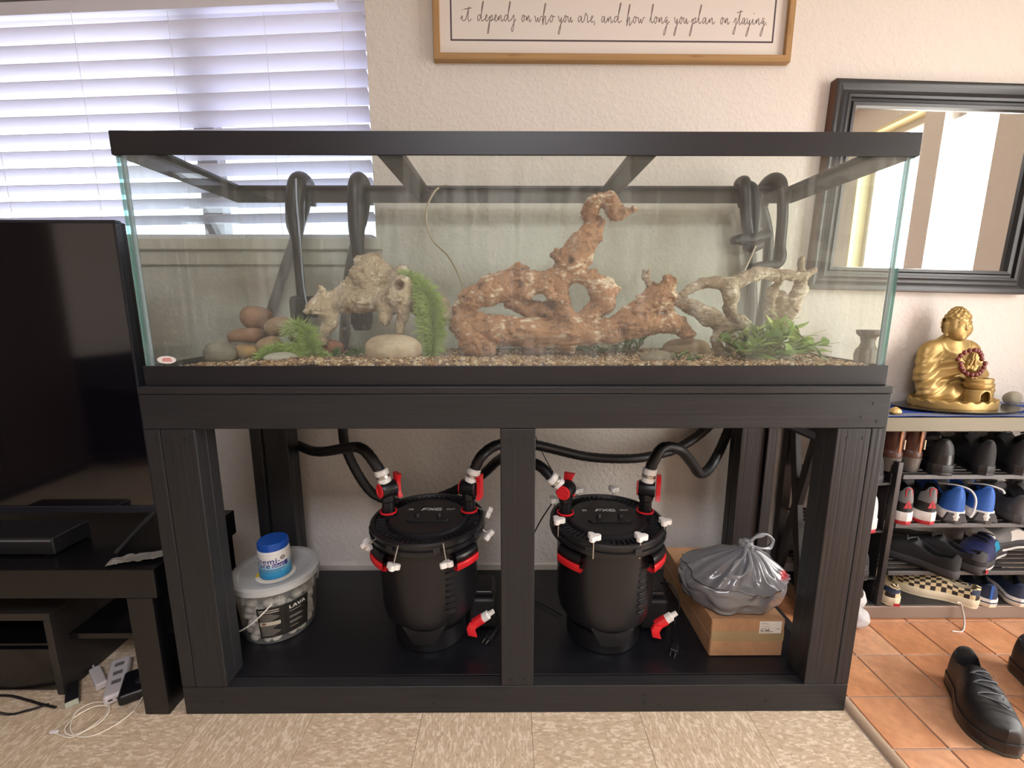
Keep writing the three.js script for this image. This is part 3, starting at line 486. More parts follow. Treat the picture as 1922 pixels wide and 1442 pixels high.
// leafy plants
const leafG = (() => {
  const pos = [], idx = [], n = 6; for (let i = 0; i <= n; i++) { const t = i / n, w = 0.25 * Math.sin(Math.PI * Math.pow(t, 0.8)) * (1 - 0.25 * t), y = -0.14 * t * t; pos.push(-w, y + 0.03, t, 0, y, t, w, y + 0.03, t); }
  for (let i = 0; i < n; i++) for (const k of [0, 1]) { const a = i * 3 + k, b = a + 3; idx.push(a, b, a + 1, a + 1, b, b + 1); }
  const g = new THREE.BufferGeometry(); g.setAttribute('position', new THREE.Float32BufferAttribute(pos, 3)); g.setIndex(idx); g.computeVertexNormals(); return g;
})();
const leafMats = [0x86aa58, 0xa5c46a, 0x6f9449, 0xc4d67c].map((c) => M(c, 0.45, { transmission: 0.3, thickness: 0 }));
function leafy(name, label, stems, size, single) {
  const t = thing(name, label, 'plant'), all = [];
  for (const s of stems) put('stem', tubeG(s.path, 0.0014, { seg: 12, radial: 5 }), stemMat, t);
  for (const s of stems) {
    const c = new THREE.CatmullRomCurve3(s.path.map((p) => V(...p)));
    for (let i = 0; i < s.n; i++) {
      const f = (i + 0.6) / s.n, p = c.getPointAt(f), ax = c.getTangentAt(f), a = i * 2.4 + rnd(-0.5, 0.5), o = V(Math.cos(a), rnd(0.0, 0.7), Math.sin(a)).normalize().addScaledVector(ax, 0.75).normalize(), L = size * rnd(0.75, 1.15);
      const m4 = new THREE.Matrix4().lookAt(o, V(0, 0, 0), V(rnd(-0.3, 0.3), 1, rnd(-0.3, 0.3))); m4.setPosition(p); m4.scale(V(L, L, L));
      if (single) { const m = put('leaf', leafG, leafMats[Math.floor(rnd(0, 4))], t); m.applyMatrix4(m4); } else all.push(leafG.clone().applyMatrix4(m4));
    }
  }
  if (!single) put('foliage', all, leafMats[2], t).userData = { kind: 'stuff' };
}
leafy('artificial_leafy_plant', 'big leafy green plant spreading at the right front of the tank', [
  { path: [[0.66, 0.985, -0.19], [0.66, 1.02, -0.18], [0.63, 1.05, -0.16]], n: 14 }, { path: [[0.67, 0.985, -0.19], [0.68, 1.03, -0.19], [0.69, 1.065, -0.19]], n: 14 }, { path: [[0.69, 0.985, -0.19], [0.715, 1.035, -0.19], [0.745, 1.07, -0.2]], n: 14 },
  { path: [[0.70, 0.985, -0.18], [0.74, 1.03, -0.17], [0.79, 1.045, -0.16]], n: 14 }, { path: [[0.71, 0.985, -0.17], [0.77, 1.015, -0.15], [0.835, 1.005, -0.14]], n: 13 }, { path: [[0.67, 0.985, -0.16], [0.65, 1.01, -0.12], [0.62, 1.01, -0.09]], n: 13 },
  { path: [[0.69, 0.985, -0.16], [0.70, 1.025, -0.12], [0.70, 1.03, -0.09]], n: 14 }, { path: [[0.70, 0.985, -0.16], [0.76, 1.01, -0.11], [0.80, 0.995, -0.08]], n: 13 }, { path: [[0.66, 0.985, -0.2], [0.63, 1.01, -0.2], [0.60, 1.03, -0.19]], n: 12 }, { path: [[0.68, 0.985, -0.17], [0.69, 1.04, -0.14], [0.72, 1.05, -0.11]], n: 13 }, { path: [[0.69, 0.985, -0.18], [0.74, 1.04, -0.18], [0.79, 1.065, -0.18]], n: 14 }, { path: [[0.66, 0.985, -0.17], [0.65, 1.03, -0.15], [0.655, 1.06, -0.14]], n: 14 },
  { path: [[0.72, 0.985, -0.15], [0.76, 1.03, -0.13], [0.77, 1.045, -0.11]], n: 14 }, { path: [[0.64, 0.985, -0.15], [0.63, 1.01, -0.13], [0.65, 1.03, -0.10]], n: 13 }, { path: [[0.68, 0.985, -0.13], [0.69, 1.0, -0.105], [0.72, 1.0, -0.09]], n: 13 }, { path: [[0.71, 0.985, -0.17], [0.72, 1.06, -0.16], [0.73, 1.085, -0.15]], n: 13 }, { path: [[0.74, 0.985, -0.16], [0.81, 1.02, -0.15], [0.86, 1.02, -0.15]], n: 13 }, { path: [[0.62, 0.985, -0.14], [0.61, 1.0, -0.1], [0.63, 0.995, -0.095]], n: 12 }], 0.05, true);
leafy('artificial_low_plant', 'small dark green plant under the right end of brown driftwood', [
  { path: [[0.30, 0.985, -0.33], [0.34, 1.02, -0.33], [0.37, 1.035, -0.33]], n: 16 }, { path: [[0.28, 0.985, -0.33], [0.25, 1.0, -0.33], [0.2, 1.0, -0.33]], n: 14 }, { path: [[0.31, 0.985, -0.33], [0.38, 1.0, -0.32], [0.40, 1.03, -0.32]], n: 14 }, { path: [[0.24, 0.985, -0.32], [0.18, 0.995, -0.31], [0.13, 0.995, -0.31]], n: 14 }, { path: [[0.27, 0.985, -0.31], [0.3, 1.0, -0.3]], n: 9 }, { path: [[0.22, 0.985, -0.31], [0.23, 1.005, -0.3]], n: 9 }, { path: [[0.35, 0.985, -0.3], [0.36, 1.03, -0.29], [0.375, 1.055, -0.28]], n: 16 }, { path: [[0.37, 0.985, -0.3], [0.395, 1.03, -0.29], [0.41, 1.05, -0.28]], n: 16 }, { path: [[0.33, 0.985, -0.29], [0.335, 1.02, -0.27], [0.34, 1.03, -0.25]], n: 14 }, { path: [[0.27, 0.985, -0.28], [0.24, 1.0, -0.26], [0.2, 0.998, -0.25]], n: 14 }], 0.03, false);
leafy('artificial_low_plant', 'tiny green sprig beside the flat grey brown stone', [{ path: [[0.45, 0.98, -0.15], [0.46, 0.998, -0.15], [0.49, 0.998, -0.15]], n: 12 }, { path: [[0.45, 0.98, -0.15], [0.44, 0.995, -0.14]], n: 8 }, { path: [[0.46, 0.98, -0.14], [0.5, 0.99, -0.13]], n: 9 }], 0.022, false);

// ---------------------------------------------------------------- canister filters on the bottom board
const YB = 0.0875;
const filterBlack = M(0x161518, 0.33), filterMatt = M(0x19181b, 0.5), redPlastic = M(0xd8232a, 0.38), whitePlastic = M(0xe6e0da, 0.45), steel = M(0xb9b6b0, 0.3, { metalness: 0.9 }), hoseMat = M(0x141417, 0.45);
const lidPrint = canvasTexture(1024, 1024, (g) => {
  g.fillStyle = '#19181b'; g.fillRect(0, 0, 1024, 1024); g.fillStyle = '#d6d4d0'; g.strokeStyle = '#d6d4d0'; g.textAlign = 'center';
  const y = 330; g.save(); g.translate(530, y); g.scale(1.25, 1);
  g.lineWidth = 17; g.lineJoin = 'round'; g.lineCap = 'butt';                          // FX6 drawn as the wide logo letters
  const path = (...p) => { g.beginPath(); p.forEach(([a, b], i) => (i ? g.lineTo(a, b) : g.moveTo(a, b))); g.stroke(); };
  path([-112, 36], [-88, -34], [-30, -34]); path([-98, 4], [-44, 4]); path([-34, 36], [34, -40]); path([-28, -38], [30, 36]);
  path([112, -34], [62, -34], [50, -20], [46, 24], [56, 34], [98, 34], [106, 24], [106, 8], [98, 0], [50, 0]); g.restore();
  g.font = 'bold 62px sans-serif'; g.fillText('IN', 235, y + 26); g.fillText('OUT', 800, y + 20);
  g.strokeStyle = '#55534f'; g.lineWidth = 7; g.beginPath(); g.ellipse(540, 150, 92, 62, 0, 0, 7); g.stroke(); g.beginPath(); g.moveTo(500, 190); g.quadraticCurveTo(560, 150, 590, 110); g.moveTo(505, 150); g.lineTo(570, 140); g.stroke();
});
const lidTop = M(0xffffff, 0.4, { map: lidPrint });
const wingG = (() => { const s = [], n = 48; for (let i = 0; i < n; i++) { const a = (i / n) * Math.PI * 2, r = 0.0135 + 0.0052 * Math.cos(3 * a); s.push([r * Math.cos(a), r * Math.sin(a)]); } return toCreasedNormals(extrudeG(s, 0.011, 0.002).translate(0, 0, -0.0055).rotateX(-Math.PI / 2), 0.7); })();
const pinG = new THREE.CylinderGeometry(0.0022, 0.0022, 0.06, 10);
const nutG = latheG([[0, 0], [0.0165, 0], [0.0205, 0.002], [0.0205, 0.016], [0.018, 0.018], [0.018, 0.026], [0.0215, 0.028], [0.0215, 0.043], [0.019, 0.046], [0, 0.046]], 28);
function valve(t, x, z, disc, hose, label) {   // a tap: red seat, black body, red lever; white nut towards the hose
  const y = 0.472, v = new THREE.Group(); v.name = 'tap_valve'; v.position.set(x, y, z); t.add(v);
  const D = V(...disc).normalize(), a = Math.atan2(D.x, D.z), barrel = latheG([[0, -0.026], [0.0235, -0.026], [0.0262, -0.023], [0.0262, 0.021], [0.0245, 0.024], [0, 0.024]], 32).rotateX(Math.PI / 2).rotateY(a).translate(0, 0.09, 0);
  put('valve_body', [latheG([[0.026, 0], [0.026, 0.012], [0.0195, 0.016], [0.0185, 0.05], [0.022, 0.055], [0.022, 0.075], [0, 0.075]], 32), barrel], filterBlack, v);
  put('red_seat', latheG([[0.0235, 0.0], [0.0268, 0.001], [0.0268, 0.005], [0.0235, 0.006]], 32).translate(0, 0.013, 0), redPlastic, v);
  put('red_dial', [latheG([[0, 0], [0.0225, 0], [0.0225, 0.003], [0.019, 0.005], [0.016, 0.005], [0.0145, 0.0025], [0, 0.0025]], 32).rotateX(Math.PI / 2).rotateY(a).translate(D.x * 0.0245, 0.09, D.z * 0.0245)], redPlastic, v);
  const lev = extrudeG([[-0.030, -0.030], [0.026, -0.030], [0.012, -0.017], [0.010, 0.017], [0.025, 0.034], [-0.026, 0.034]].map(([p, q]) => [p * 0.62, q * 1.15]), 0.011, 0.0015).translate(0, 0, -0.0055);
  put('red_lever', toCreasedNormals(lev, 0.5).rotateY(a).translate(-D.x * 0.036, 0.094, -D.z * 0.036), redPlastic, v);
  const H = V(...hose).normalize(), n = nutG.clone().applyQuaternion(new THREE.Quaternion().setFromUnitVectors(V(0, 1, 0), H)).translate(H.x * 0.022, 0.09 + H.y * 0.022, H.z * 0.022);
  put('white_nut', n, whitePlastic, v);
  put('hose_clamp', latheG([[0.0185, 0.018], [0.021, 0.018], [0.021, 0.026], [0.0185, 0.026]], 28).applyQuaternion(new THREE.Quaternion().setFromUnitVectors(V(0, 1, 0), H)).translate(H.x * 0.022, 0.09 + H.y * 0.022, H.z * 0.022), steel, v);
  return V(x, y + 0.09, z).addScaledVector(H, 0.05);
}
function canister(label, cx, cz, bolts, hosesDir, discIn) {
  const t = thing('canister_filter', label, 'filter', [cx, 0, cz]);
  put('canister', latheG([[0, 0.158], [0.10, 0.158], [0.128, 0.168], [0.143, 0.19], [0.149, 0.22], [0.153, 0.40], [0.155, 0.436], [0.150, 0.442], [0, 0.442]], 72, 0.4), filterBlack, t);
  put('side_band', new THREE.CylinderGeometry(0.1533, 0.1505, 0.17, 20, 1, true, 0.53, 0.14).translate(0, 0.315, 0), filterMatt, t);
  for (let i = 0; i < 8; i++) put('rib', boxG(0.03, 0.004, 0.006, 0.001).translate(0, 0.245 + i * 0.02, 0.152).rotateY(0.57), filterBlack, t);
  put('base', [latheG([[0.10, 0.158], [0.116, 0.15], [0.1165, YB + 0.004], [0.112, YB], [0, YB]], 56, 0.4)], filterBlack, t);
  const foot = extrudeG([[-0.06, 0.185], [0.06, 0.185], [0.03, 0.128], [-0.03, 0.128]], 0.018, 0.004); put('front_foot', toCreasedNormals(foot, 0.5).translate(0, 0, 0.108), filterMatt, t);
  // lid: grooved rim ring, vent ribs, printed disc with a raised bar and a handle recess
  put('lid', latheG([[0, 0.455], [0.153, 0.443], [0.158, 0.436], [0.176, 0.44], [0.178, 0.446], [0.178, 0.455], [0.172, 0.458], [0.172, 0.464], [0.176, 0.466], [0.1765, 0.474], [0.172, 0.478], [0.164, 0.478], [0.160, 0.468], [0.127, 0.468], [0, 0.468]], 96, 0.4), filterBlack, t);
  const rib = boxG(0.028, 0.008, 0.003, 0.0008), ribs = []; for (let i = 0; i < 60; i++) ribs.push(rib.clone().translate(0.145, 0.472, 0).rotateY((i / 60) * Math.PI * 2)); put('vent_ribs', ribs, filterMatt, t).userData = { kind: 'stuff' };
  put('lid_disc', latheG([[0, 0.4795], [0.117, 0.4795], [0.1215, 0.477], [0.1225, 0.472], [0.1225, 0.466]], 72), filterMatt, t);
  put('lid_print', new THREE.CircleGeometry(0.116, 64).rotateX(-Math.PI / 2).translate(0, 0.4802, 0), lidTop, t);
  const bar = new THREE.Shape(); bar.moveTo(-0.082, 0); bar.lineTo(0.082, 0); bar.quadraticCurveTo(0.082, -0.012, 0.07, -0.012); bar.lineTo(-0.07, -0.012); bar.quadraticCurveTo(-0.082, -0.012, -0.082, 0);
  const rec = []; for (let i = 0; i <= 24; i++) { const a = (i / 24) * Math.PI * 2; rec.push([0.052 * Math.sign(Math.cos(a)) * (Math.abs(Math.cos(a)) > 0.02 ? 1 : 0) + 0.014 * Math.cos(a), 0.014 * Math.sin(a)]); }
  put('handle_recess', extrudeG(rec, 0.004, 0.001).rotateX(-Math.PI / 2).translate(0.004, 0.4805, 0.03), filterBlack, t);
  for (const x of [-0.03, 0.037]) put('peg', latheG([[0, 0.014], [0.006, 0.014], [0.0075, 0.011], [0.0075, 0]], 16).translate(x, 0.484, 0.022), filterBlack, t);
  for (let i = 0; i < 8; i++) put('lid_tab', boxG(0.022, 0.02, 0.006, 0.002).translate(0, 0.458, 0.1765).rotateY(0.3 + (i * Math.PI) / 4), filterMatt, t);
  // four lift-lock grips: black lip over a red band
  for (const a of [-0.86, 0.86, 2.3, -2.3]) {
    const c = put('lock_grip', new THREE.LatheGeometry([[0.158, 0.428], [0.176, 0.43], [0.181, 0.418], [0.181, 0.404], [0.16, 0.404]].map((p) => new THREE.Vector2(...p)), 16, a - 0.24, 0.48), filterBlack, t);
    put('red_band', new THREE.LatheGeometry([[0.16, 0.404], [0.1815, 0.404], [0.1835, 0.398], [0.1825, 0.382], [0.174, 0.376], [0.156, 0.378]].map((p) => new THREE.Vector2(...p)), 16, a - 0.235, 0.47), redPlastic, c);
  }
  for (const [x, y, z, tilt, pin] of bolts) {   // knob place; pin end
    const k = put('wing_bolt', wingG, whitePlastic, t); k.position.set(x - cx, y, z - cz); k.rotation.set(...tilt);
    const p = put('pin', pinG, steel, k); p.position.y = pin;
  }
  const a = valve(t, -0.128, -0.012, discIn, hosesDir[0]), b = valve(t, 0.127, -0.022, [-0.95, 0, -0.3], hosesDir[1]);
  // drain tap, power block and cord
  const d = new THREE.Group(); d.name = 'drain_valve'; d.position.set(0.142, 0.158, 0.085); t.add(d);
  put('tap_body', [latheG([[0, -0.022], [0.015, -0.022], [0.015, 0.012], [0.0125, 0.014], [0, 0.014]], 24).rotateZ(-0.95).translate(0.022, 0.018, 0)], redPlastic, d);
  put('red_lever', toCreasedNormals(extrudeG([[-0.012, -0.018], [0.012, -0.024], [0.006, -0.004], [0.014, 0.014], [-0.008, 0.018], [-0.016, 0.004]], 0.008, 0.0015), 0.5).translate(0, 0, 0.012), redPlastic, d);
  put('white_nozzle', latheG([[0.0135, 0], [0.0135, 0.018], [0.008, 0.022], [0.007, 0.038], [0, 0.038]], 20).rotateZ(-0.95).translate(0.033, 0.026, 0), whitePlastic, d);
  put('power_block', boxG(0.09, 0.105, 0.12, 0.012, 3).translate(0.165, YB + 0.0545, -0.045), filterMatt, t);
  put('power_block_cap', boxG(0.075, 0.02, 0.09, 0.008, 3).translate(0.165, YB + 0.117, -0.045), filterBlack, t);
  return [a.add(V(cx, 0, cz)), b.add(V(cx, 0, cz)), t];
}
const up = [0, 0, 0];
const [f1in, f1out, filterA] = canister('black canister filter with white bolts hanging loose, left of the center post', -0.275, -0.235, [
  [-0.438, 0.440, -0.13, [0.1, 0, -1.0], 0.02], [-0.341, 0.420, -0.050, [-0.15, 0.5, -0.25], 0.028], [-0.193, 0.426, -0.052, [-0.15, -0.4, 0.2], 0.028], [-0.085, 0.432, -0.2, [0.1, 0, 0.75], 0.028], [-0.088, 0.466, -0.28, [0.1, 0, 1.1], 0.02]],
  [[-0.25, 0.9, 0], [0.28, 0.95, 0]], [-0.75, 0, 0.66]);
const [f2in, f2out, filterB] = canister('black canister filter with white bolts upright on its rim, right of the center post', 0.285, -0.225, [
  [0.215, 0.502, -0.375, up, -0.025], [0.342, 0.502, -0.385, up, -0.025], [0.128, 0.502, -0.30, up, -0.025], [0.125, 0.505, -0.15, up, -0.025], [0.213, 0.500, -0.062, up, -0.035], [0.343, 0.500, -0.062, up, -0.035], [0.440, 0.500, -0.15, up, -0.025]],
  [[-0.75, 0.65, 0.02], [0.12, 0.98, 0]], [-0.45, 0, 0.89]);
function hose(label, pts) { return tag(put('hose', tubeG(pts, (t) => 0.0172 + 0.0006 * Math.sin(t * 400), { seg: 160, radial: 16 }), hoseMat, scene), label, 'hose'); }
hose('black hose from left filter inlet, passing behind the rear left leg', [f1in.toArray(), [-0.455, 0.668, -0.255], [-0.49, 0.685, -0.28], [-0.54, 0.672, -0.33], [-0.684, 0.627, -0.42], [-0.804, 0.608, -0.535], [-0.93, 0.66, -0.565], [-0.968, 0.85, -0.565], [-0.891, 1.082, -0.56], [-0.79, 1.32, -0.555], [-0.74, 1.43, -0.55], [-0.714, 1.485, -0.537]]);
hose('black hose running behind the left filter to the right filter inlet', [f2in.toArray(), [0.074, 0.63, -0.27], [-0.013, 0.645, -0.32], [-0.06, 0.60, -0.40], [-0.128, 0.522, -0.45], [-0.26, 0.44, -0.475], [-0.40, 0.40, -0.49], [-0.503, 0.418, -0.5], [-0.560, 0.47, -0.5], [-0.622, 0.596, -0.51], [-0.648, 0.70, -0.55], [-0.635, 0.95, -0.565], [-0.59, 1.25, -0.56], [-0.53, 1.43, -0.552], [-0.513, 1.485, -0.537]]);
hose('black hose from left filter outlet, sagging across behind the center post', [f1out.toArray(), [-0.105, 0.668, -0.26], [-0.048, 0.685, -0.32], [0.058, 0.668, -0.37], [0.256, 0.597, -0.45], [0.42, 0.578, -0.48], [0.53, 0.582, -0.51], [0.628, 0.605, -0.535], [0.742, 0.68, -0.56], [0.83, 0.80, -0.57], [0.868, 1.06, -0.57], [0.858, 1.2, -0.565], [0.83, 1.36, -0.56], [0.79, 1.485, -0.537]]);
hose('black hose from right filter outlet, dipping in a deep curve', [f2out.toArray(), [0.43, 0.65, -0.25], [0.465, 0.688, -0.27], [0.53, 0.672, -0.30], [0.597, 0.607, -0.36], [0.646, 0.552, -0.40], [0.70, 0.548, -0.45], [0.755, 0.59, -0.5], [0.80, 0.65, -0.54], [0.86, 0.80, -0.562], [0.905, 1.1, -0.565], [0.90, 1.35, -0.56], [0.846, 1.485, -0.537]]);
// cords and plugs
const cordMat = M(0x0d0d0f, 0.5);
function plug(t, cord, at, dir) {   // cord and plug belong to their filter
  const o = t.position; put('power_cord', tubeG(cord, 0.0032, { seg: 80, radial: 8 }).translate(-o.x, 0, -o.z), cordMat, t);
  const h = put('plug', boxG(0.024, 0.018, 0.034, 0.005, 2), cordMat, t); h.position.set(at[0] - o.x, at[1], at[2] - o.z); h.rotation.y = dir;
  for (const x of [-0.0064, 0.0064]) put('prong', boxG(0.0018, 0.0065, 0.018, 0.0006).translate(x, 0, 0.026), steel, h);
}
plug(filterA, [[-0.11, 0.16, -0.3], [-0.06, 0.12, -0.26], [-0.055, 0.098, -0.22], [-0.075, 0.097, -0.19]], [-0.082, 0.0975, -0.178], -0.5);
plug(filterB, [[0.49, 0.2, -0.3], [0.52, 0.21, -0.27], [0.535, 0.17, -0.23], [0.52, 0.11, -0.22], [0.50, 0.096, -0.18], [0.49, 0.097, -0.14]], [0.483, 0.0975, -0.122], -0.5);
tag(put('cable', tubeG([[0.055, 0.70, -0.57], [0.075, 0.66, -0.5], [0.10, 0.625, -0.36], [0.125, 0.60, -0.27]], 0.0016, { seg: 40, radial: 6 }), cordMat, scene), 'thin black wire hanging from above to the right filter inlet', 'cable');
tag(put('cable', tubeG([[0.13, 0.44, -0.40], [0.09, 0.36, -0.42], [0.05, 0.24, -0.46], [0.01, 0.12, -0.45], [0.04, 0.096, -0.38], [0.12, 0.096, -0.31], [0.155, 0.098, -0.27]], 0.0024, { seg: 60, radial: 6 }), cordMat, scene), 'thin black cable drooping behind the center post to the board', 'cable');

// ---------------------------------------------------------------- intake and return pipes hung over the rear rim
const pipeMat = M(0x16161a, 0.42);
{
  const a = thing('intake_pipe', 'leftmost black intake pipe with a slotted strainer, hung over the rear rim', 'pipe');
  put('pipe', tubeG([[-0.712, 1.47, -0.537], [-0.706, 1.50, -0.532], [-0.70, 1.528, -0.505], [-0.70, 1.530, -0.468], [-0.703, 1.50, -0.444], [-0.713, 1.40, -0.44], [-0.713, 1.16, -0.44]], (t) => 0.029 - 0.0145 * sstep(0.52, 0.66, t), { seg: 60, radial: 18 }), pipeMat, a);
  const s = (x) => [latheG([[0, 0], [0.018, 0.002], [0.026, 0.03], [0.029, 0.085], [0.026, 0.098], [0.014, 0.103], [0, 0.103]], 30).translate(x, 1.06, -0.44)];
  const fins = (x) => { const f = []; for (let i = 0; i < 22; i++) f.push(boxG(0.003, 0.062, 0.0022, 0.0006).translate(0.0285, 0.058, 0).rotateY((i / 22) * Math.PI * 2).translate(x, 1.06, -0.44)); return f; };
  put('strainer', s(-0.722), softBlack, a); for (const f of fins(-0.722)) put('fin', f, softBlack, a);
  put('strainer_back', [latheG([[0, 0], [0.02, 0.003], [0.024, 0.04], [0.02, 0.07], [0, 0.072]], 24).translate(-0.683, 1.09, -0.45)], softBlack, a);
  const b = thing('intake_pipe', 'second black intake pipe from the left, its strainer below the pale driftwood', 'pipe');
  put('pipe', tubeG([[-0.512, 1.47, -0.537], [-0.512, 1.50, -0.532], [-0.51, 1.530, -0.505], [-0.51, 1.532, -0.468], [-0.512, 1.50, -0.444], [-0.516, 1.40, -0.44], [-0.517, 1.14, -0.44]], (t) => 0.026 - 0.008 * sstep(0.5, 0.75, t), { seg: 60, radial: 18 }), pipeMat, b);
  put('strainer', [latheG([[0, 0], [0.025, 0.002], [0.032, 0.015], [0.0355, 0.09], [0.03, 0.1], [0.014, 0.105], [0, 0.105]], 30).translate(-0.516, 1.047, -0.44)], softBlack, b);
  for (let i = 0; i < 26; i++) put('fin', boxG(0.003, 0.065, 0.0024, 0.0006).translate(0.034, 0.055, 0).rotateY((i / 26) * Math.PI * 2).translate(-0.516, 1.047, -0.44), softBlack, b);
  const c = thing('return_pipe', 'black return pipe with a crossing nozzle head, hung over the rear rim', 'pipe');
  put('pipe', [tubeG([[0.79, 1.47, -0.537], [0.775, 1.50, -0.532], [0.752, 1.531, -0.505], [0.750, 1.531, -0.468], [0.744, 1.50, -0.446], [0.752, 1.42, -0.44], [0.768, 1.35, -0.44]], 0.0175, { seg: 60, radial: 18 }), tubeG([[0.765, 1.528, -0.49], [0.775, 1.50, -0.452], [0.783, 1.44, -0.44], [0.785, 1.35, -0.44]], 0.0165, { seg: 30, radial: 16 })], pipeMat, c);
  put('nozzle', [tubeG([[0.705, 1.338, -0.42], [0.73, 1.342, -0.425], [0.76, 1.342, -0.43], [0.79, 1.35, -0.435], [0.828, 1.36, -0.44]], (t) => 0.013 + 0.006 * sstep(0.05, 0.3, t), { seg: 30, radial: 16 }), tubeG([[0.75, 1.325, -0.425], [0.775, 1.32, -0.425], [0.80, 1.33, -0.43]], 0.018, { seg: 12, radial: 14 })], softBlack, c);
  const d = thing('return_pipe', 'rightmost black return pipe ending in a sideways elbow', 'pipe');
  put('pipe', tubeG([[0.845, 1.47, -0.537], [0.845, 1.50, -0.532], [0.851, 1.531, -0.505], [0.853, 1.531, -0.468], [0.862, 1.50, -0.446], [0.870, 1.42, -0.44], [0.872, 1.31, -0.44]], (t) => 0.027 - 0.0105 * sstep(0.3, 0.5, t), { seg: 60, radial: 18 }), pipeMat, d);
  put('elbow', tubeG([[0.872, 1.32, -0.44], [0.875, 1.285, -0.44], [0.862, 1.265, -0.438], [0.82, 1.262, -0.432], [0.785, 1.25, -0.425]], (t) => 0.0165 + 0.003 * Math.sin(t * 7), { seg: 30, radial: 16 }), softBlack, d);
  tag(put('air_tube', tubeG([[-0.21, 1.50, -0.52], [-0.225, 1.522, -0.49], [-0.25, 1.505, -0.455], [-0.272, 1.472, -0.44], [-0.288, 1.424, -0.435], [-0.273, 1.347, -0.43], [-0.219, 1.289, -0.43], [-0.185, 1.225, -0.43], [-0.171, 1.169, -0.43], [-0.165, 1.05, -0.43]], 0.003, { seg: 90, radial: 8 }), M(0xcbbd9a, 0.3, { transmission: 0.35, thickness: 0 }), scene), 'clear yellowish air tube curling down from the rear rim', 'tube');
  tag(put('air_tube', tubeG([[-0.69, 1.524, -0.418], [-0.692, 1.449, -0.414], [-0.69, 1.35, -0.412], [-0.688, 1.201, -0.408], [-0.68, 1.12, -0.405]], 0.003, { seg: 50, radial: 8 }), M(0xb9c4d6, 0.25, { transmission: 0.35, thickness: 0 }), scene), 'clear bluish tube along the leftmost intake pipe', 'tube');
  tag(put('thin_stick', tubeG([[0.773, 1.32, -0.405], [0.744, 1.242, -0.405]], 0.003, { seg: 4, radial: 8 }), M(0xcfc2ad, 0.6), scene), 'short pale stick leaning under the return nozzle', 'stick');
}

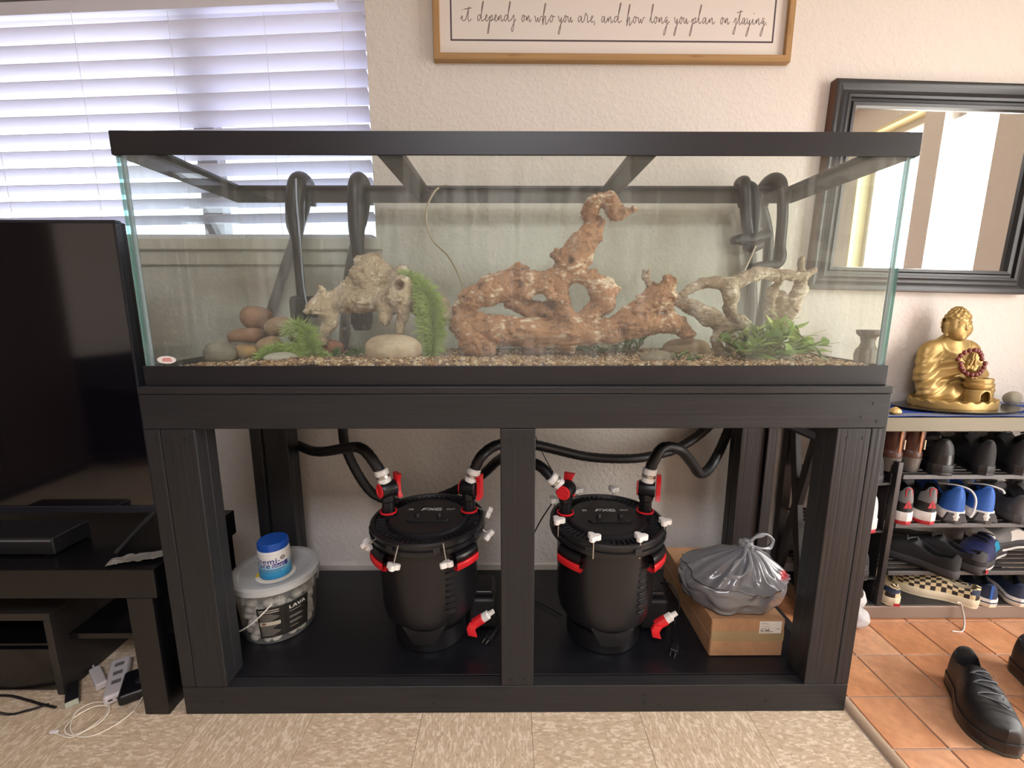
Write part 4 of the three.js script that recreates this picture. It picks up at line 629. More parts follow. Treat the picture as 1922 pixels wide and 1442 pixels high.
// ---------------------------------------------------------------- bucket, jar, box and bag on the bottom board
const frosted = M(0xf0f0ee, 0.22, { transmission: 0.92, thickness: 0 });
{
  const cx = -0.785, cz = -0.258, t = thing('bucket', 'clear plastic bucket of pale media with a lid and black label', 'bucket', [cx, YB, cz], 0);
  put('bucket_wall', latheG([[0, 0.0015], [0.100, 0.0015], [0.106, 0.006], [0.120, 0.150], [0.127, 0.152], [0.128, 0.178], [0.1235, 0.180], [0.1225, 0.155]], 72, 0.5), frosted, t);
  for (let i = 0; i < 22; i++) put('rim_rib', boxG(0.0015, 0.024, 0.005, 0.0004).translate(0, 0.165, 0.1285).rotateY((i / 22) * 6.283), frosted, t);
  const lid = put('lid', latheG([[0, 0.192], [0.098, 0.192], [0.104, 0.194], [0.108, 0.203], [0.122, 0.204], [0.1315, 0.199], [0.1325, 0.183], [0.1300, 0.183], [0.1290, 0.196], [0.12, 0.2]], 72, 0.5), M(0xd2d2d0, 0.5, { transmission: 0.3, thickness: 0 }), t);
  const st = canvasTexture(256, 256, (g) => { g.fillStyle = '#e9e4d6'; g.fillRect(0, 0, 256, 256); g.fillStyle = '#e8c81e'; g.beginPath(); g.moveTo(128, 128); g.arc(128, 128, 128, Math.PI * 0.85, Math.PI * 1.35); g.fill(); g.fillStyle = '#8d8a80'; g.font = '15px sans-serif'; for (const y of [190, 208]) g.fillRect(80, y, 96, 4); });
  put('lid_sticker', new THREE.CircleGeometry(0.058, 40).rotateX(-Math.PI / 2).translate(0.012, 0.1935, 0.02), M(0xffffff, 0.5, { map: st }), lid);
  const lab = canvasTexture(512, 512, (g) => {
    g.fillStyle = '#26231f'; g.fillRect(0, 0, 512, 512); g.fillStyle = '#3a3732'; g.fillRect(236, 0, 4, 512); g.fillStyle = '#cfcabf';
    g.font = 'bold 24px sans-serif'; for (const [y, w] of [[40, 190], [74, 190]]) g.fillRect(18, y, w, 12);
    g.fillStyle = '#8f8a80'; for (let y = 110; y < 480; y += 13) g.fillRect(18, y, 120 + 70 * (Math.sin(y * 7.3) * 0.5 + 0.5), 5);
    g.fillStyle = '#bdb5a4'; g.fillRect(14, 240, 200, 62); g.fillStyle = '#7a5a50'; g.beginPath(); g.arc(52, 271, 24, 0, 7); g.fill();
    g.fillStyle = '#e6e2d8'; g.font = 'bold 74px sans-serif'; g.fillText('LAVA', 296, 110); g.fillStyle = '#9a958a'; for (const [y, w] of [[150, 130], [240, 120], [262, 150], [330, 110], [352, 140], [420, 90]]) g.fillRect(300, y, w, 9);
  });
  const lg = new THREE.CylinderGeometry(0.1206, 0.1096, 0.108, 30, 1, true, -0.02, 1.3).translate(0, 0.083, 0); put('label', lg, M(0xffffff, 0.45, { map: lab }), t);
  put('handle', tubeG([[0.05, 0.158, 0.124], [0.02, 0.128, 0.140], [-0.03, 0.088, 0.142], [-0.085, 0.058, 0.118], [-0.13, 0.055, 0.06], [-0.152, 0.075, -0.02], [-0.137, 0.12, -0.06], [-0.112, 0.163, -0.06]], 0.0045, { seg: 50, radial: 8, flat: 0.45 }), M(0xe2ddd2, 0.45), t);
  // media stones seen through the wall
  const proto = stoneG(0.018, 0.014, 0.017, 31), sm = M(0xd8d4cb, 0.85);
  let n = 0;
  for (let l = 0; l < 6; l++) for (let i = 0; i < 15; i++) {
    const a = (i + (l & 1) * 0.5) / 15 * 6.283 + rnd(-0.08, 0.08); if (Math.sin(a + 0.9) < 0.12) continue;
    const y = 0.018 + l * 0.024, r = 0.085 + y * 0.08, m = put('media_stone', proto, sm, scene); m.position.set(cx + Math.sin(a) * r, YB + y, cz + Math.cos(a) * r); m.rotation.set(rnd(0, 6), rnd(0, 6), rnd(0, 6)); m.scale.setScalar(rnd(0.85, 1.05));
    tag(m, 'pale lump of filter media inside the clear plastic bucket', 'stone', 'pale media lumps inside the bucket');
  }
  // jar on the lid
  const j = thing('supplement_jar', 'white and blue jar with a blue screw cap on the bucket lid', 'jar', [cx + 0.012, YB + 0.1945, cz + 0.02], 0);
  put('jar_body', latheG([[0, 0], [0.043, 0], [0.0465, 0.003], [0.0465, 0.088], [0.043, 0.094], [0.041, 0.098], [0, 0.098]], 48, 0.5), M(0xd9dad6, 0.4), j);
  const art = canvasTexture(1024, 320, (g) => {
    const gr = g.createLinearGradient(0, 0, 0, 320); gr.addColorStop(0, '#e4e0da'); gr.addColorStop(0.36, '#d8d9da'); gr.addColorStop(0.55, '#86b6d2'); gr.addColorStop(0.8, '#2f93c4'); gr.addColorStop(1, '#2a7fb4'); g.fillStyle = gr; g.fillRect(0, 0, 1024, 320);
    g.fillStyle = '#1f2a72'; g.font = 'bold 84px sans-serif'; g.fillText('Chemi-', 352, 108); g.fillText('Pure', 352, 164);
    g.strokeStyle = '#d9d6dc'; g.fillStyle = '#2b2f7c'; g.fillRect(552, 110, 170, 60); g.lineWidth = 4; g.strokeRect(554, 112, 124, 56); g.fillStyle = '#e6e4ea'; g.font = '54px sans-serif'; g.fillText('blue', 560, 160);
    g.fillStyle = '#2a4d6e'; g.fillRect(380, 190, 300, 9); for (const y of [210, 222, 234]) g.fillRect(392, y, 250, 4);
    g.fillStyle = '#6a5a58'; g.beginPath(); g.arc(668, 56, 27, 0, 7); g.fill(); g.fillStyle = '#b0a8a2'; g.beginPath(); g.arc(668, 56, 15, 0, 7); g.fill();
  });
  put('label', new THREE.CylinderGeometry(0.0469, 0.0469, 0.08, 48, 1, true, -Math.PI, Math.PI * 2).translate(0, 0.044, 0).rotateY(0.06), M(0xffffff, 0.42, { map: art }), j);
  const cap = put('screw_cap', latheG([[0, 0.118], [0.042, 0.118], [0.0445, 0.1155], [0.0445, 0.095], [0.043, 0.094], [0, 0.094]], 48, 0.5), M(0x1a4fa8, 0.4), j);
  for (let i = 0; i < 40; i++) put('grip', boxG(0.0018, 0.017, 0.0014, 0.0004).translate(0, 0.105, 0.0447).rotateY((i / 40) * 6.283), cap.material, cap);
}
{
  const kraft = texture(256, 256, (u, v) => { const a = tfbm(u, v, 6, 3, 2), b = tfbm(u, v, 60, 2, 4, 20); return [0.66, 0.50, 0.36].map((c) => c * (0.88 + 0.14 * a + 0.1 * b)); }, { srgb: true, repeat: [4, 4] });
  const km = M(0xffffff, 0.75, { map: kraft }), t = thing('cardboard_box', 'long brown cardboard box with a white label on its front end', 'box', [0.692, YB, -0.305], 0);
  put('carton', [slab(-0.11, 0.11, 0, 0.0605, -0.2, 0.2, 0.002, 2), slab(-0.1095, 0.1095, 0.0612, 0.123, -0.2, 0.2, 0.002, 2)], km, t);
  put('flap', slab(-0.108, 0.108, 0.002, 0.121, 0.2, 0.2025, 0.001), km, t);
  put('tape', slab(-0.1085, 0.109, 0.052, 0.085, 0.2026, 0.2031, 0), M(0xb39a72, 0.18, { transmission: 0.25, thickness: 0 }), t);
  const lab = canvasTexture(256, 160, (g) => { g.fillStyle = '#ddd6cb'; g.fillRect(0, 0, 256, 160); g.fillStyle = '#8a8480'; for (const [x, y, w] of [[16, 22, 80], [16, 36, 96], [16, 66, 110]]) g.fillRect(x, y, w, 5); g.fillStyle = '#3b3733'; g.font = 'bold 18px sans-serif'; g.fillText('CARTON 1.00', 14, 104); g.fillRect(14, 114, 40, 10); g.fillRect(70, 112, 52, 14); for (let i = 0; i < 22; i++) g.fillRect(14 + i * 7, 132, 3 + (i % 3), 14); g.fillRect(190, 98, 50, 5); });
  put('shipping_label', new THREE.PlaneGeometry(0.066, 0.04).translate(0.066, 0.098, 0.2034), M(0xffffff, 0.5, { map: lab }), t);
  put('shipping_label_side', slab(0.0, 0.06, 0.1231, 0.1234, -0.15, -0.1, 0), M(0xcfc6b8, 0.6), t);
}
{
  // tied grey carrier bag: a lobed skin gathered into a knot
  const t = thing('plastic_bag', 'grey glossy plastic carrier bag tied in a knot on the cardboard box', 'bag', [0.69, YB + 0.124, -0.23]);
  const nu = 150, nv = 90, pos = [], col = [], idx = [], knot = V(0.035, 0.178, 0.02), grey = lin(0x7d7d80), dark = lin(0x66666a), red = lin(0xb0303a);
  for (let j = 0; j <= nv; j++) for (let i = 0; i <= nu; i++) {
    const v = j / nv, u = i / nu, a = u * Math.PI * 2, ca = Math.cos(a), sa = Math.sin(a);
    const prof = v < 0.12 ? sstep(0, 0.12, v) * 0.93 : v < 0.45 ? 0.93 + 0.07 * Math.sin((v - 0.12) / 0.33 * Math.PI) : Math.pow(1 - (v - 0.45) / 0.55, 0.86);
    let y = v < 0.12 ? 0.004 : lerp(0.004, knot.y, Math.pow((v - 0.12) / 0.88, 0.85)); 
    const n1 = fbm(ca * 1.6 + 5, sa * 1.6, v * 2.2, 3), pl = Math.pow(sstep(0.25, 0.95, v), 0.7), ple = Math.abs(noise(ca * 5.2 + 2, sa * 5.2, 1.5 + v * 0.5)) * 2 - 0.6, fold = Math.abs(noise(ca * 2.2, sa * 2.2 + 7, v * 9)) - 0.3;
    let k = prof * (1 + 0.16 * n1 + 0.17 * pl * ple * (1 - 0.3 * v)) + (v > 0.1 && v < 0.6 ? 0.07 * fold : 0);
    const kx = lerp(0, knot.x, sstep(0.2, 1, v)), kz = lerp(0, knot.z, sstep(0.2, 1, v));
    y += (v > 0.12 ? 0.02 * noise(ca * 3, sa * 3 + 4, v * 6) * (1 - v) : 0) + 0.014 * Math.max(0, ca * -1) * Math.sin(v * Math.PI);
    const x = kx + ca * 0.162 * k, z = kz + sa * 0.128 * k; pos.push(x, Math.max(y, 0.001), z);
    const rd = sstep(0.06, 0.02, Math.hypot(u - 0.055, (v - 0.52) * 0.8)); const c = mix3(mix3(grey, dark, sstep(-0.2, 0.3, n1)), red, rd); col.push(...c);
  }
  for (let j = 0; j < nv; j++) for (let i = 0; i < nu; i++) { const a = j * (nu + 1) + i, b = a + nu + 1; idx.push(a, b, a + 1, a + 1, b, b + 1); }
  const g = new THREE.BufferGeometry(); g.setAttribute('position', new THREE.Float32BufferAttribute(pos, 3)); g.setAttribute('color', new THREE.Float32BufferAttribute(col, 3)); g.setIndex(idx); g.computeVertexNormals();
  const film = M(0xffffff, 0.22, { vertexColors: true, clearcoat: 0.6, clearcoatRoughness: 0.12, transmission: 0.1, thickness: 0 }), film2 = M(0x8b8b8e, 0.2, { clearcoat: 0.5, side: THREE.DoubleSide });
  put('bag_skin', g, film, t);
  put('knot', netG((x, y, z) => { const r = Math.hypot(x - knot.x, (y - knot.y) * 1.1, z - knot.z); return r - 0.02 - 0.007 * noise(x * 140, y * 140, z * 140); }, [0, 0.14, -0.02], [0.08, 0.215, 0.06], 0.003), film2, t);
  put('tied_handle', tubeG([[0.035, 0.18, 0.02], [0.06, 0.205, 0.02], [0.095, 0.212, 0.015], [0.118, 0.19, 0.015], [0.105, 0.17, 0.022], [0.07, 0.172, 0.028], [0.04, 0.18, 0.024]], (q) => 0.011 + 0.003 * Math.sin(q * 30), { seg: 70, radial: 10, flat: 0.35 }), film2, t);
  put('tied_handle', tubeG([[0.03, 0.172, 0.03], [0.01, 0.158, 0.055], [-0.02, 0.14, 0.07], [-0.045, 0.115, 0.085], [-0.02, 0.12, 0.1], [0.015, 0.14, 0.08], [0.03, 0.165, 0.045]], (q) => 0.013 + 0.006 * Math.sin(q * 26), { seg: 70, radial: 10, flat: 0.3 }), film2, t);
}

// ---------------------------------------------------------------- television and its bench
const lacquer = M(0x0f0e10, 0.22), matteBlack = M(0x121113, 0.55);
{
  const t = thing('tv_bench', 'low glossy black television bench at the left of the stand', 'bench');
  put('bench_top', slab(-2.56, -0.958, 0.362, 0.445, -0.348, 0.0, 0.002), lacquer, t);
  for (const [x, z] of [[-1.04, -0.066], [-1.04, -0.346], [-2.55, -0.066], [-2.55, -0.346]]) put('leg', slab(x, x + 0.068, 0, 0.3618, z, z + 0.066, 0.002, 1), lacquer, t);
  put('shelf', slab(-1.322, -1.04, 0.158, 0.176, -0.33, -0.10, 0.001), lacquer, t);
}
{
  const t = thing('television', 'large flat black television standing on the glossy bench', 'television', [-1.815, 0.445, -0.2]);
  put('screen', slab(-0.722, 0.722, 0.088, 0.905, 0.0, 0.006, 0), M(0x0b0910, 0.07, { ior: 1.95 }), t);
  put('bezel', [slab(-0.73, 0.73, 0.905, 0.913, -0.012, 0.008, 0.001), slab(-0.73, 0.73, 0.066, 0.088, -0.012, 0.009, 0.002), slab(-0.73, -0.722, 0.088, 0.905, -0.012, 0.008, 0.001), slab(0.722, 0.73, 0.088, 0.905, -0.012, 0.008, 0.001)], M(0x22232a, 0.35), t);
  put('back_cover', [slab(-0.728, 0.728, 0.07, 0.91, -0.03, -0.0122, 0.004), slab(-0.5, 0.5, 0.1, 0.55, -0.07, -0.031, 0.01)], matteBlack, t);
  for (const s of [-1, 1]) put('foot', tubeG([[s * 0.715, 0.07, -0.005], [s * 0.71, 0.042, 0.06], [s * 0.703, 0.006, 0.135]], 0.0075, { seg: 12, radial: 8 }), matteBlack, t), put('foot', tubeG([[s * 0.712, 0.07, -0.02], [s * 0.70, 0.04, -0.06], [s * 0.69, 0.006, -0.12]], 0.0075, { seg: 12, radial: 8 }), matteBlack, t);
}
{
  const t = thing('media_player', 'flat black media player box lying on the glossy bench', 'electronics', [-1.42, 0.445, -0.12], 0.0);
  put('case', slab(-0.15, 0.142, 0.004, 0.054, -0.055, 0.055, 0.004), M(0x1b1b1e, 0.35), t);
  put('front_strip', slab(-0.148, 0.138, 0.044, 0.05, 0.0552, 0.0562, 0.0004), M(0x5d6064, 0.3), t);
  for (const x of [-0.12, 0.115]) for (const z of [-0.04, 0.04]) put('foot', new THREE.CylinderGeometry(0.01, 0.01, 0.004, 14).translate(x, 0.002, z), matteBlack, t);
}
{
  const t = thing('low_cabinet', 'low black cabinet on the floor under the glossy bench', 'cabinet', [-1.66, 0, -0.2]);
  put('frame', [slab(-0.33, 0.33, 0.245, 0.268, -0.13, 0.135, 0.002), slab(0.31, 0.33, 0, 0.2445, -0.13, 0.135, 0.002), slab(-0.33, -0.31, 0, 0.2445, -0.13, 0.135, 0.002), slab(-0.309, 0.309, 0.0, 0.2445, -0.13, -0.12, 0)], M(0x2b2725, 0.45), t);
  put('drawer_front', slab(-0.308, 0.308, 0.012, 0.148, 0.09, 0.128, 0.002), lacquer, t);
  put('shelf', slab(-0.308, 0.308, 0.15, 0.16, -0.118, 0.12, 0.001), lacquer, t);
}
{
  const w = M(0xc9c2c4, 0.4), t = thing('power_strip', 'white power strip on the floor under the bench', 'electronics', [-1.205, 0, -0.105], 0.62);
  put('case', boxG(0.05, 0.03, 0.17, 0.008, 3).translate(0, 0.0155, 0), w, t);
  for (const z of [-0.05, -0.01, 0.03]) put('socket', boxG(0.022, 0.0015, 0.016, 0.0005).translate(0, 0.031, z), M(0x6d686a, 0.5), t);
  for (const x of [-0.009, 0.009]) put('usb_port', boxG(0.01, 0.005, 0.002, 0.0005).translate(x, 0.016, 0.085), M(0x2a2a2e, 0.4), t);
  const a = thing('power_adapter', 'black power adapter lying beside the white power strip', 'electronics', [-1.13, 0, -0.085], 0.55);
  put('case', boxG(0.075, 0.034, 0.11, 0.01, 3).translate(0, 0.0175, 0), M(0x151418, 0.3), a); put('dial', new THREE.CylinderGeometry(0.011, 0.012, 0.003, 24).translate(0.01, 0.036, 0.01), M(0x2a282c, 0.3), a);
  const b = thing('charger_plug', 'small white charger plug behind the black power adapter', 'electronics', [-1.115, 0, -0.165], 0.3);
  put('body', boxG(0.03, 0.055, 0.035, 0.006, 3).translate(0, 0.0275, 0), M(0xd5cfe0, 0.35), b); put('prongs', [boxG(0.003, 0.012, 0.007, 0.0005).translate(-0.006, 0.061, 0), boxG(0.003, 0.012, 0.007, 0.0005).translate(0.006, 0.061, 0)], M(0xb0aeb0, 0.3, { metalness: 0.8 }), b);
  const c = thing('white_adapter', 'slim white adapter resting against the low cabinet', 'electronics', [-1.275, 0, -0.115], 0.9);
  put('case', boxG(0.028, 0.022, 0.1, 0.006, 3).translate(0, 0.0115, 0), w, c); put('lead', tubeG([[0, 0.012, -0.05], [0, 0.014, -0.08], [0.01, 0.01, -0.11]], 0.003, { seg: 10, radial: 6 }), w, c);
  const d = thing('metal_charger', 'pale metal charger block on the floor by the low cabinet', 'electronics', [-1.30, 0, -0.06], 0.75);
  put('case', boxG(0.03, 0.02, 0.09, 0.004, 2).translate(0, 0.0105, 0), M(0x1b1a1c, 0.4), d); put('face', boxG(0.028, 0.018, 0.002, 0.0005).translate(0, 0.0105, 0.0455), M(0xa9ab9b, 0.35), d);
}
{
  const t = thing('charging_cable', 'white charging cable coiled loosely on the vinyl floor', 'cable');
  const y = 0.0035; put('cord', tubeG([[-1.10, 0.03, -0.10], [-1.084, y, -0.03], [-1.088, y, 0.02], [-1.12, y, 0.06], [-1.165, y, 0.066], [-1.21, y, 0.04], [-1.235, y + 0.003, -0.005], [-1.22, y, -0.035], [-1.18, y, -0.035], [-1.145, y + 0.004, -0.005], [-1.145, y, 0.03], [-1.18, y, 0.062], [-1.215, y + 0.004, 0.05], [-1.228, y, 0.01], [-1.20, y + 0.003, -0.02], [-1.16, y, -0.02], [-1.15, y, 0.02], [-1.175, y, 0.066], [-1.215, y, 0.062], [-1.232, y, 0.056]], 0.0019, { seg: 220, radial: 7 }), M(0xe2d6c4, 0.5), t);
  put('connector', boxG(0.02, 0.0055, 0.009, 0.002, 2).translate(-1.241, y, 0.053), M(0xe6dfe2, 0.4), t);
  tag(put('cable', tubeG([[-1.62, 0.005, -0.05], [-1.50, 0.005, -0.06], [-1.42, 0.005, -0.045], [-1.36, 0.005, -0.03], [-1.31, 0.005, -0.02]], 0.0035, { seg: 50, radial: 7 }), M(0x141214, 0.5), scene), 'black cable lying along the floor before the low cabinet', 'cable');
  tag(put('cable', tubeG([[-1.66, 0.20, 0.02], [-1.52, 0.06, 0.01], [-1.43, 0.005, 0.0], [-1.38, 0.005, -0.01], [-1.34, 0.005, -0.03]], 0.0032, { seg: 50, radial: 7 }), M(0x1a1719, 0.5), scene), 'black cable hanging over the front of the low cabinet', 'cable');
}
{
  // crumpled paper scrap on the bench top
  const g = new THREE.PlaneGeometry(0.125, 0.045, 24, 10).rotateX(-Math.PI / 2), p = g.attributes.position;
  for (let i = 0; i < p.count; i++) { const x = p.getX(i), z = p.getZ(i); p.setY(i, 0.006 + 0.012 * Math.abs(fbm(x * 40, 2, z * 40, 3)) + 0.02 * Math.max(0, x)); }
  g.computeVertexNormals(); const m = put('paper_scrap', toCreasedNormals(g, 0.25), M(0x77726b, 0.7, { side: THREE.DoubleSide }), scene); m.position.set(-1.035, 0.445, -0.045); m.rotation.y = 0.35; tag(m, 'crumpled grey scrap of paper on the bench top corner', 'paper');
}
// the room's far left side, seen only as reflections in the dark screen and the tank glass
{
  const dark = M(0x33241c, 0.5), t = thing('tall_cabinet', 'tall dark brown cabinet mirrored in the left half of the television screen', 'cabinet', [XL + 0.005, 0, 1.04]);
  put('carcass', slab(0, 0.42, 0.06, 2.05, -0.55, 0.5, 0.004), dark, t); put('plinth', slab(0.02, 0.4, 0, 0.0595, -0.53, 0.48, 0.002), matteBlack, t);
  for (const z of [-0.54, -0.022]) { const d = put('door', slab(0.421, 0.44, 0.08, 2.03, z, z + 0.51, 0.003), dark, t); put('knob', new THREE.SphereGeometry(0.014, 14, 10).translate(0.452, 1.05, z < -0.3 ? -0.06 : 0.01), M(0x8a8078, 0.3, { metalness: 0.8 }), d); }
  const f = M(0x1d1a1e, 0.85), s = thing('sofa', 'low black sofa mirrored along the bottom of the television screen', 'sofa', [XL + 0.02, 0, 2.57]);
  put('seat_base', boxG(0.85, 0.26, 1.7, 0.04, 3).translate(0.46, 0.2, 0), f, s); put('backrest', boxG(0.24, 0.5, 1.7, 0.07, 4).translate(0.14, 0.5, 0), f, s);
  for (const z of [-0.42, 0.42]) put('seat_cushion', boxG(0.6, 0.14, 0.8, 0.05, 4).translate(0.56, 0.4, z), f, s);
  for (const z of [-0.93, 0.93]) put('armrest', boxG(0.86, 0.5, 0.16, 0.06, 4).translate(0.46, 0.33, z), f, s);
  for (const x of [0.1, 0.82]) for (const z of [-0.78, 0.78]) put('foot', new THREE.CylinderGeometry(0.025, 0.02, 0.08, 12).translate(x, 0.04, z), matteBlack, s);
}

// ---------------------------------------------------------------- entry: console table, shoe rack and shoes
const darkSteel = M(0x1d1b1c, 0.45), greyLip = M(0x575555, 0.5, { metalness: 0.6 }), apronMat = M(0x645d50, 0.5, { metalness: 0.7 }), darkMesh = M(0x2b2828, 0.6);
{
  const t = thing('console_table', 'dark console table with crossed end braces beside the aquarium stand', 'table');
  put('table_top', slab(1.045, 2.15, 0.742, 0.762, -0.592, -0.368, 0.002), darkSteel, t);
  put('front_apron', slab(1.045, 2.15, 0.714, 0.762, -0.3675, -0.3585, 0.002), apronMat, t);
  for (const z of [-0.585, -0.405]) put('leg', slab(1.045, 1.08, 0, 0.7415, z, z + 0.03, 0.002, 1), darkSteel, t);
  for (const z of [-0.585, -0.405]) put('leg', slab(2.115, 2.15, 0, 0.7415, z, z + 0.03, 0.002, 1), darkSteel, t);
  for (const s of [-1, 1]) { const b = put('cross_brace', slab(-0.011, 0.011, -0.34, 0.34, -0.016, 0.016, 0.002, 1), darkSteel, t); b.position.set(1.062 + s * 0.0005, 0.40, -0.485); b.rotation.x = s * 0.215; }
}
// blue runner with a patterned grey border, hanging over the table's left end
const clothMap = canvasTexture(1024, 256, (g) => {
  g.fillStyle = '#24408c'; g.fillRect(0, 0, 1024, 256); g.fillStyle = '#8f929c'; g.fillRect(0, 204, 1024, 40); g.fillRect(0, 12, 1024, 40); g.strokeStyle = '#3c3f52'; g.lineWidth = 3;
  for (let x = 0; x < 1024; x += 20) for (const y of [214, 20]) { g.beginPath(); g.moveTo(x + 2, y + 20); g.lineTo(x + 2, y); g.lineTo(x + 16, y); g.lineTo(x + 16, y + 14); g.lineTo(x + 8, y + 14); g.lineTo(x + 8, y + 7); g.stroke(); }
  g.fillStyle = '#2f52b5'; g.fillRect(0, 246, 1024, 10); g.fillRect(0, 0, 1024, 10); g.fillRect(0, 196, 1024, 6);
});
{
  const t = thing('table_runner', 'blue cloth runner with a patterned grey border on the console table', 'cloth');
  const cm = M(0xffffff, 0.85, { map: clothMap }), top = new THREE.PlaneGeometry(1.10, 0.224, 60, 10).rotateX(-Math.PI / 2).translate(1.597, 0, -0.478), p = top.attributes.position;
  for (let i = 0; i < p.count; i++) p.setY(i, 0.7645 + 0.0012 * noise(p.getX(i) * 14, 1, p.getZ(i) * 30)); top.computeVertexNormals(); put('cloth', top, cm, t);
  put('end_drop', slab(1.037, 1.0395, 0.668, 0.764, -0.59, -0.37, 0.0008), M(0x2a2c36, 0.85, { map: null }), t);
  const bandMap = canvasTexture(512, 64, (g) => { g.fillStyle = '#3a3c46'; g.fillRect(0, 0, 512, 64); g.strokeStyle = '#8b8d98'; g.lineWidth = 4; for (let x = 0; x < 512; x += 32) { g.beginPath(); g.moveTo(x + 3, 54); g.lineTo(x + 3, 10); g.lineTo(x + 26, 10); g.lineTo(x + 26, 44); g.lineTo(x + 13, 44); g.lineTo(x + 13, 24); g.stroke(); } });
  put('end_border', new THREE.PlaneGeometry(0.22, 0.03).rotateY(-Math.PI / 2).translate(1.0365, 0.686, -0.48), M(0xffffff, 0.85, { map: bandMap }), t);
}
const R1 = 0.552, R2 = 0.372, R3 = 0.188, R4 = 0.052, RZ = -0.37;
{
  const t = thing('shoe_rack', 'four tier dark metal shoe rack under the console table', 'rack');
  for (const y of [R1, R2, R3]) {
    put('shelf_lip', slab(1.337, 2.09, y - 0.012, y + 0.004, RZ - 0.008, RZ, 0.002), greyLip, t);
    put('shelf_lip', slab(1.337, 2.09, y - 0.012, y + 0.004, -0.588, -0.58, 0.002), greyLip, t);
    put('shelf_lip', slab(1.085, 1.312, y - 0.045, y - 0.03, RZ - 0.03, RZ - 0.022, 0.002), darkSteel, t);
    for (let i = 0; i < 7; i++) put('shelf_bar', slab(1.085, 1.312, y - 0.038, y - 0.031, -0.572 + i * 0.029, -0.558 + i * 0.029, 0.001), darkSteel, t), put('shelf_bar', slab(1.337, 2.09, y - 0.008, y - 0.001, -0.572 + i * 0.029, -0.558 + i * 0.029, 0.001), i % 2 ? darkMesh : darkSteel, t);
  }
  put('bottom_board', slab(1.085, 2.09, 0.002, R4, -0.588, RZ, 0.003), M(0x8a776a, 0.45, { metalness: 0.2 }), t);
  put('bottom_mat', slab(1.09, 2.085, R4, R4 + 0.003, -0.584, RZ - 0.006, 0.001), darkMesh, t);
  for (const z of [RZ - 0.022, -0.588]) put('upright', slab(1.316, 1.334, R4, 0.60, z, z + 0.02, 0.002, 1), z > -0.5 ? M(0x3d3a3a, 0.35, { metalness: 0.5 }) : darkSteel, t);
  put('end_panel', slab(1.314, 1.318, R4, 0.585, -0.566, RZ - 0.024, 0.001), darkSteel, t);
}
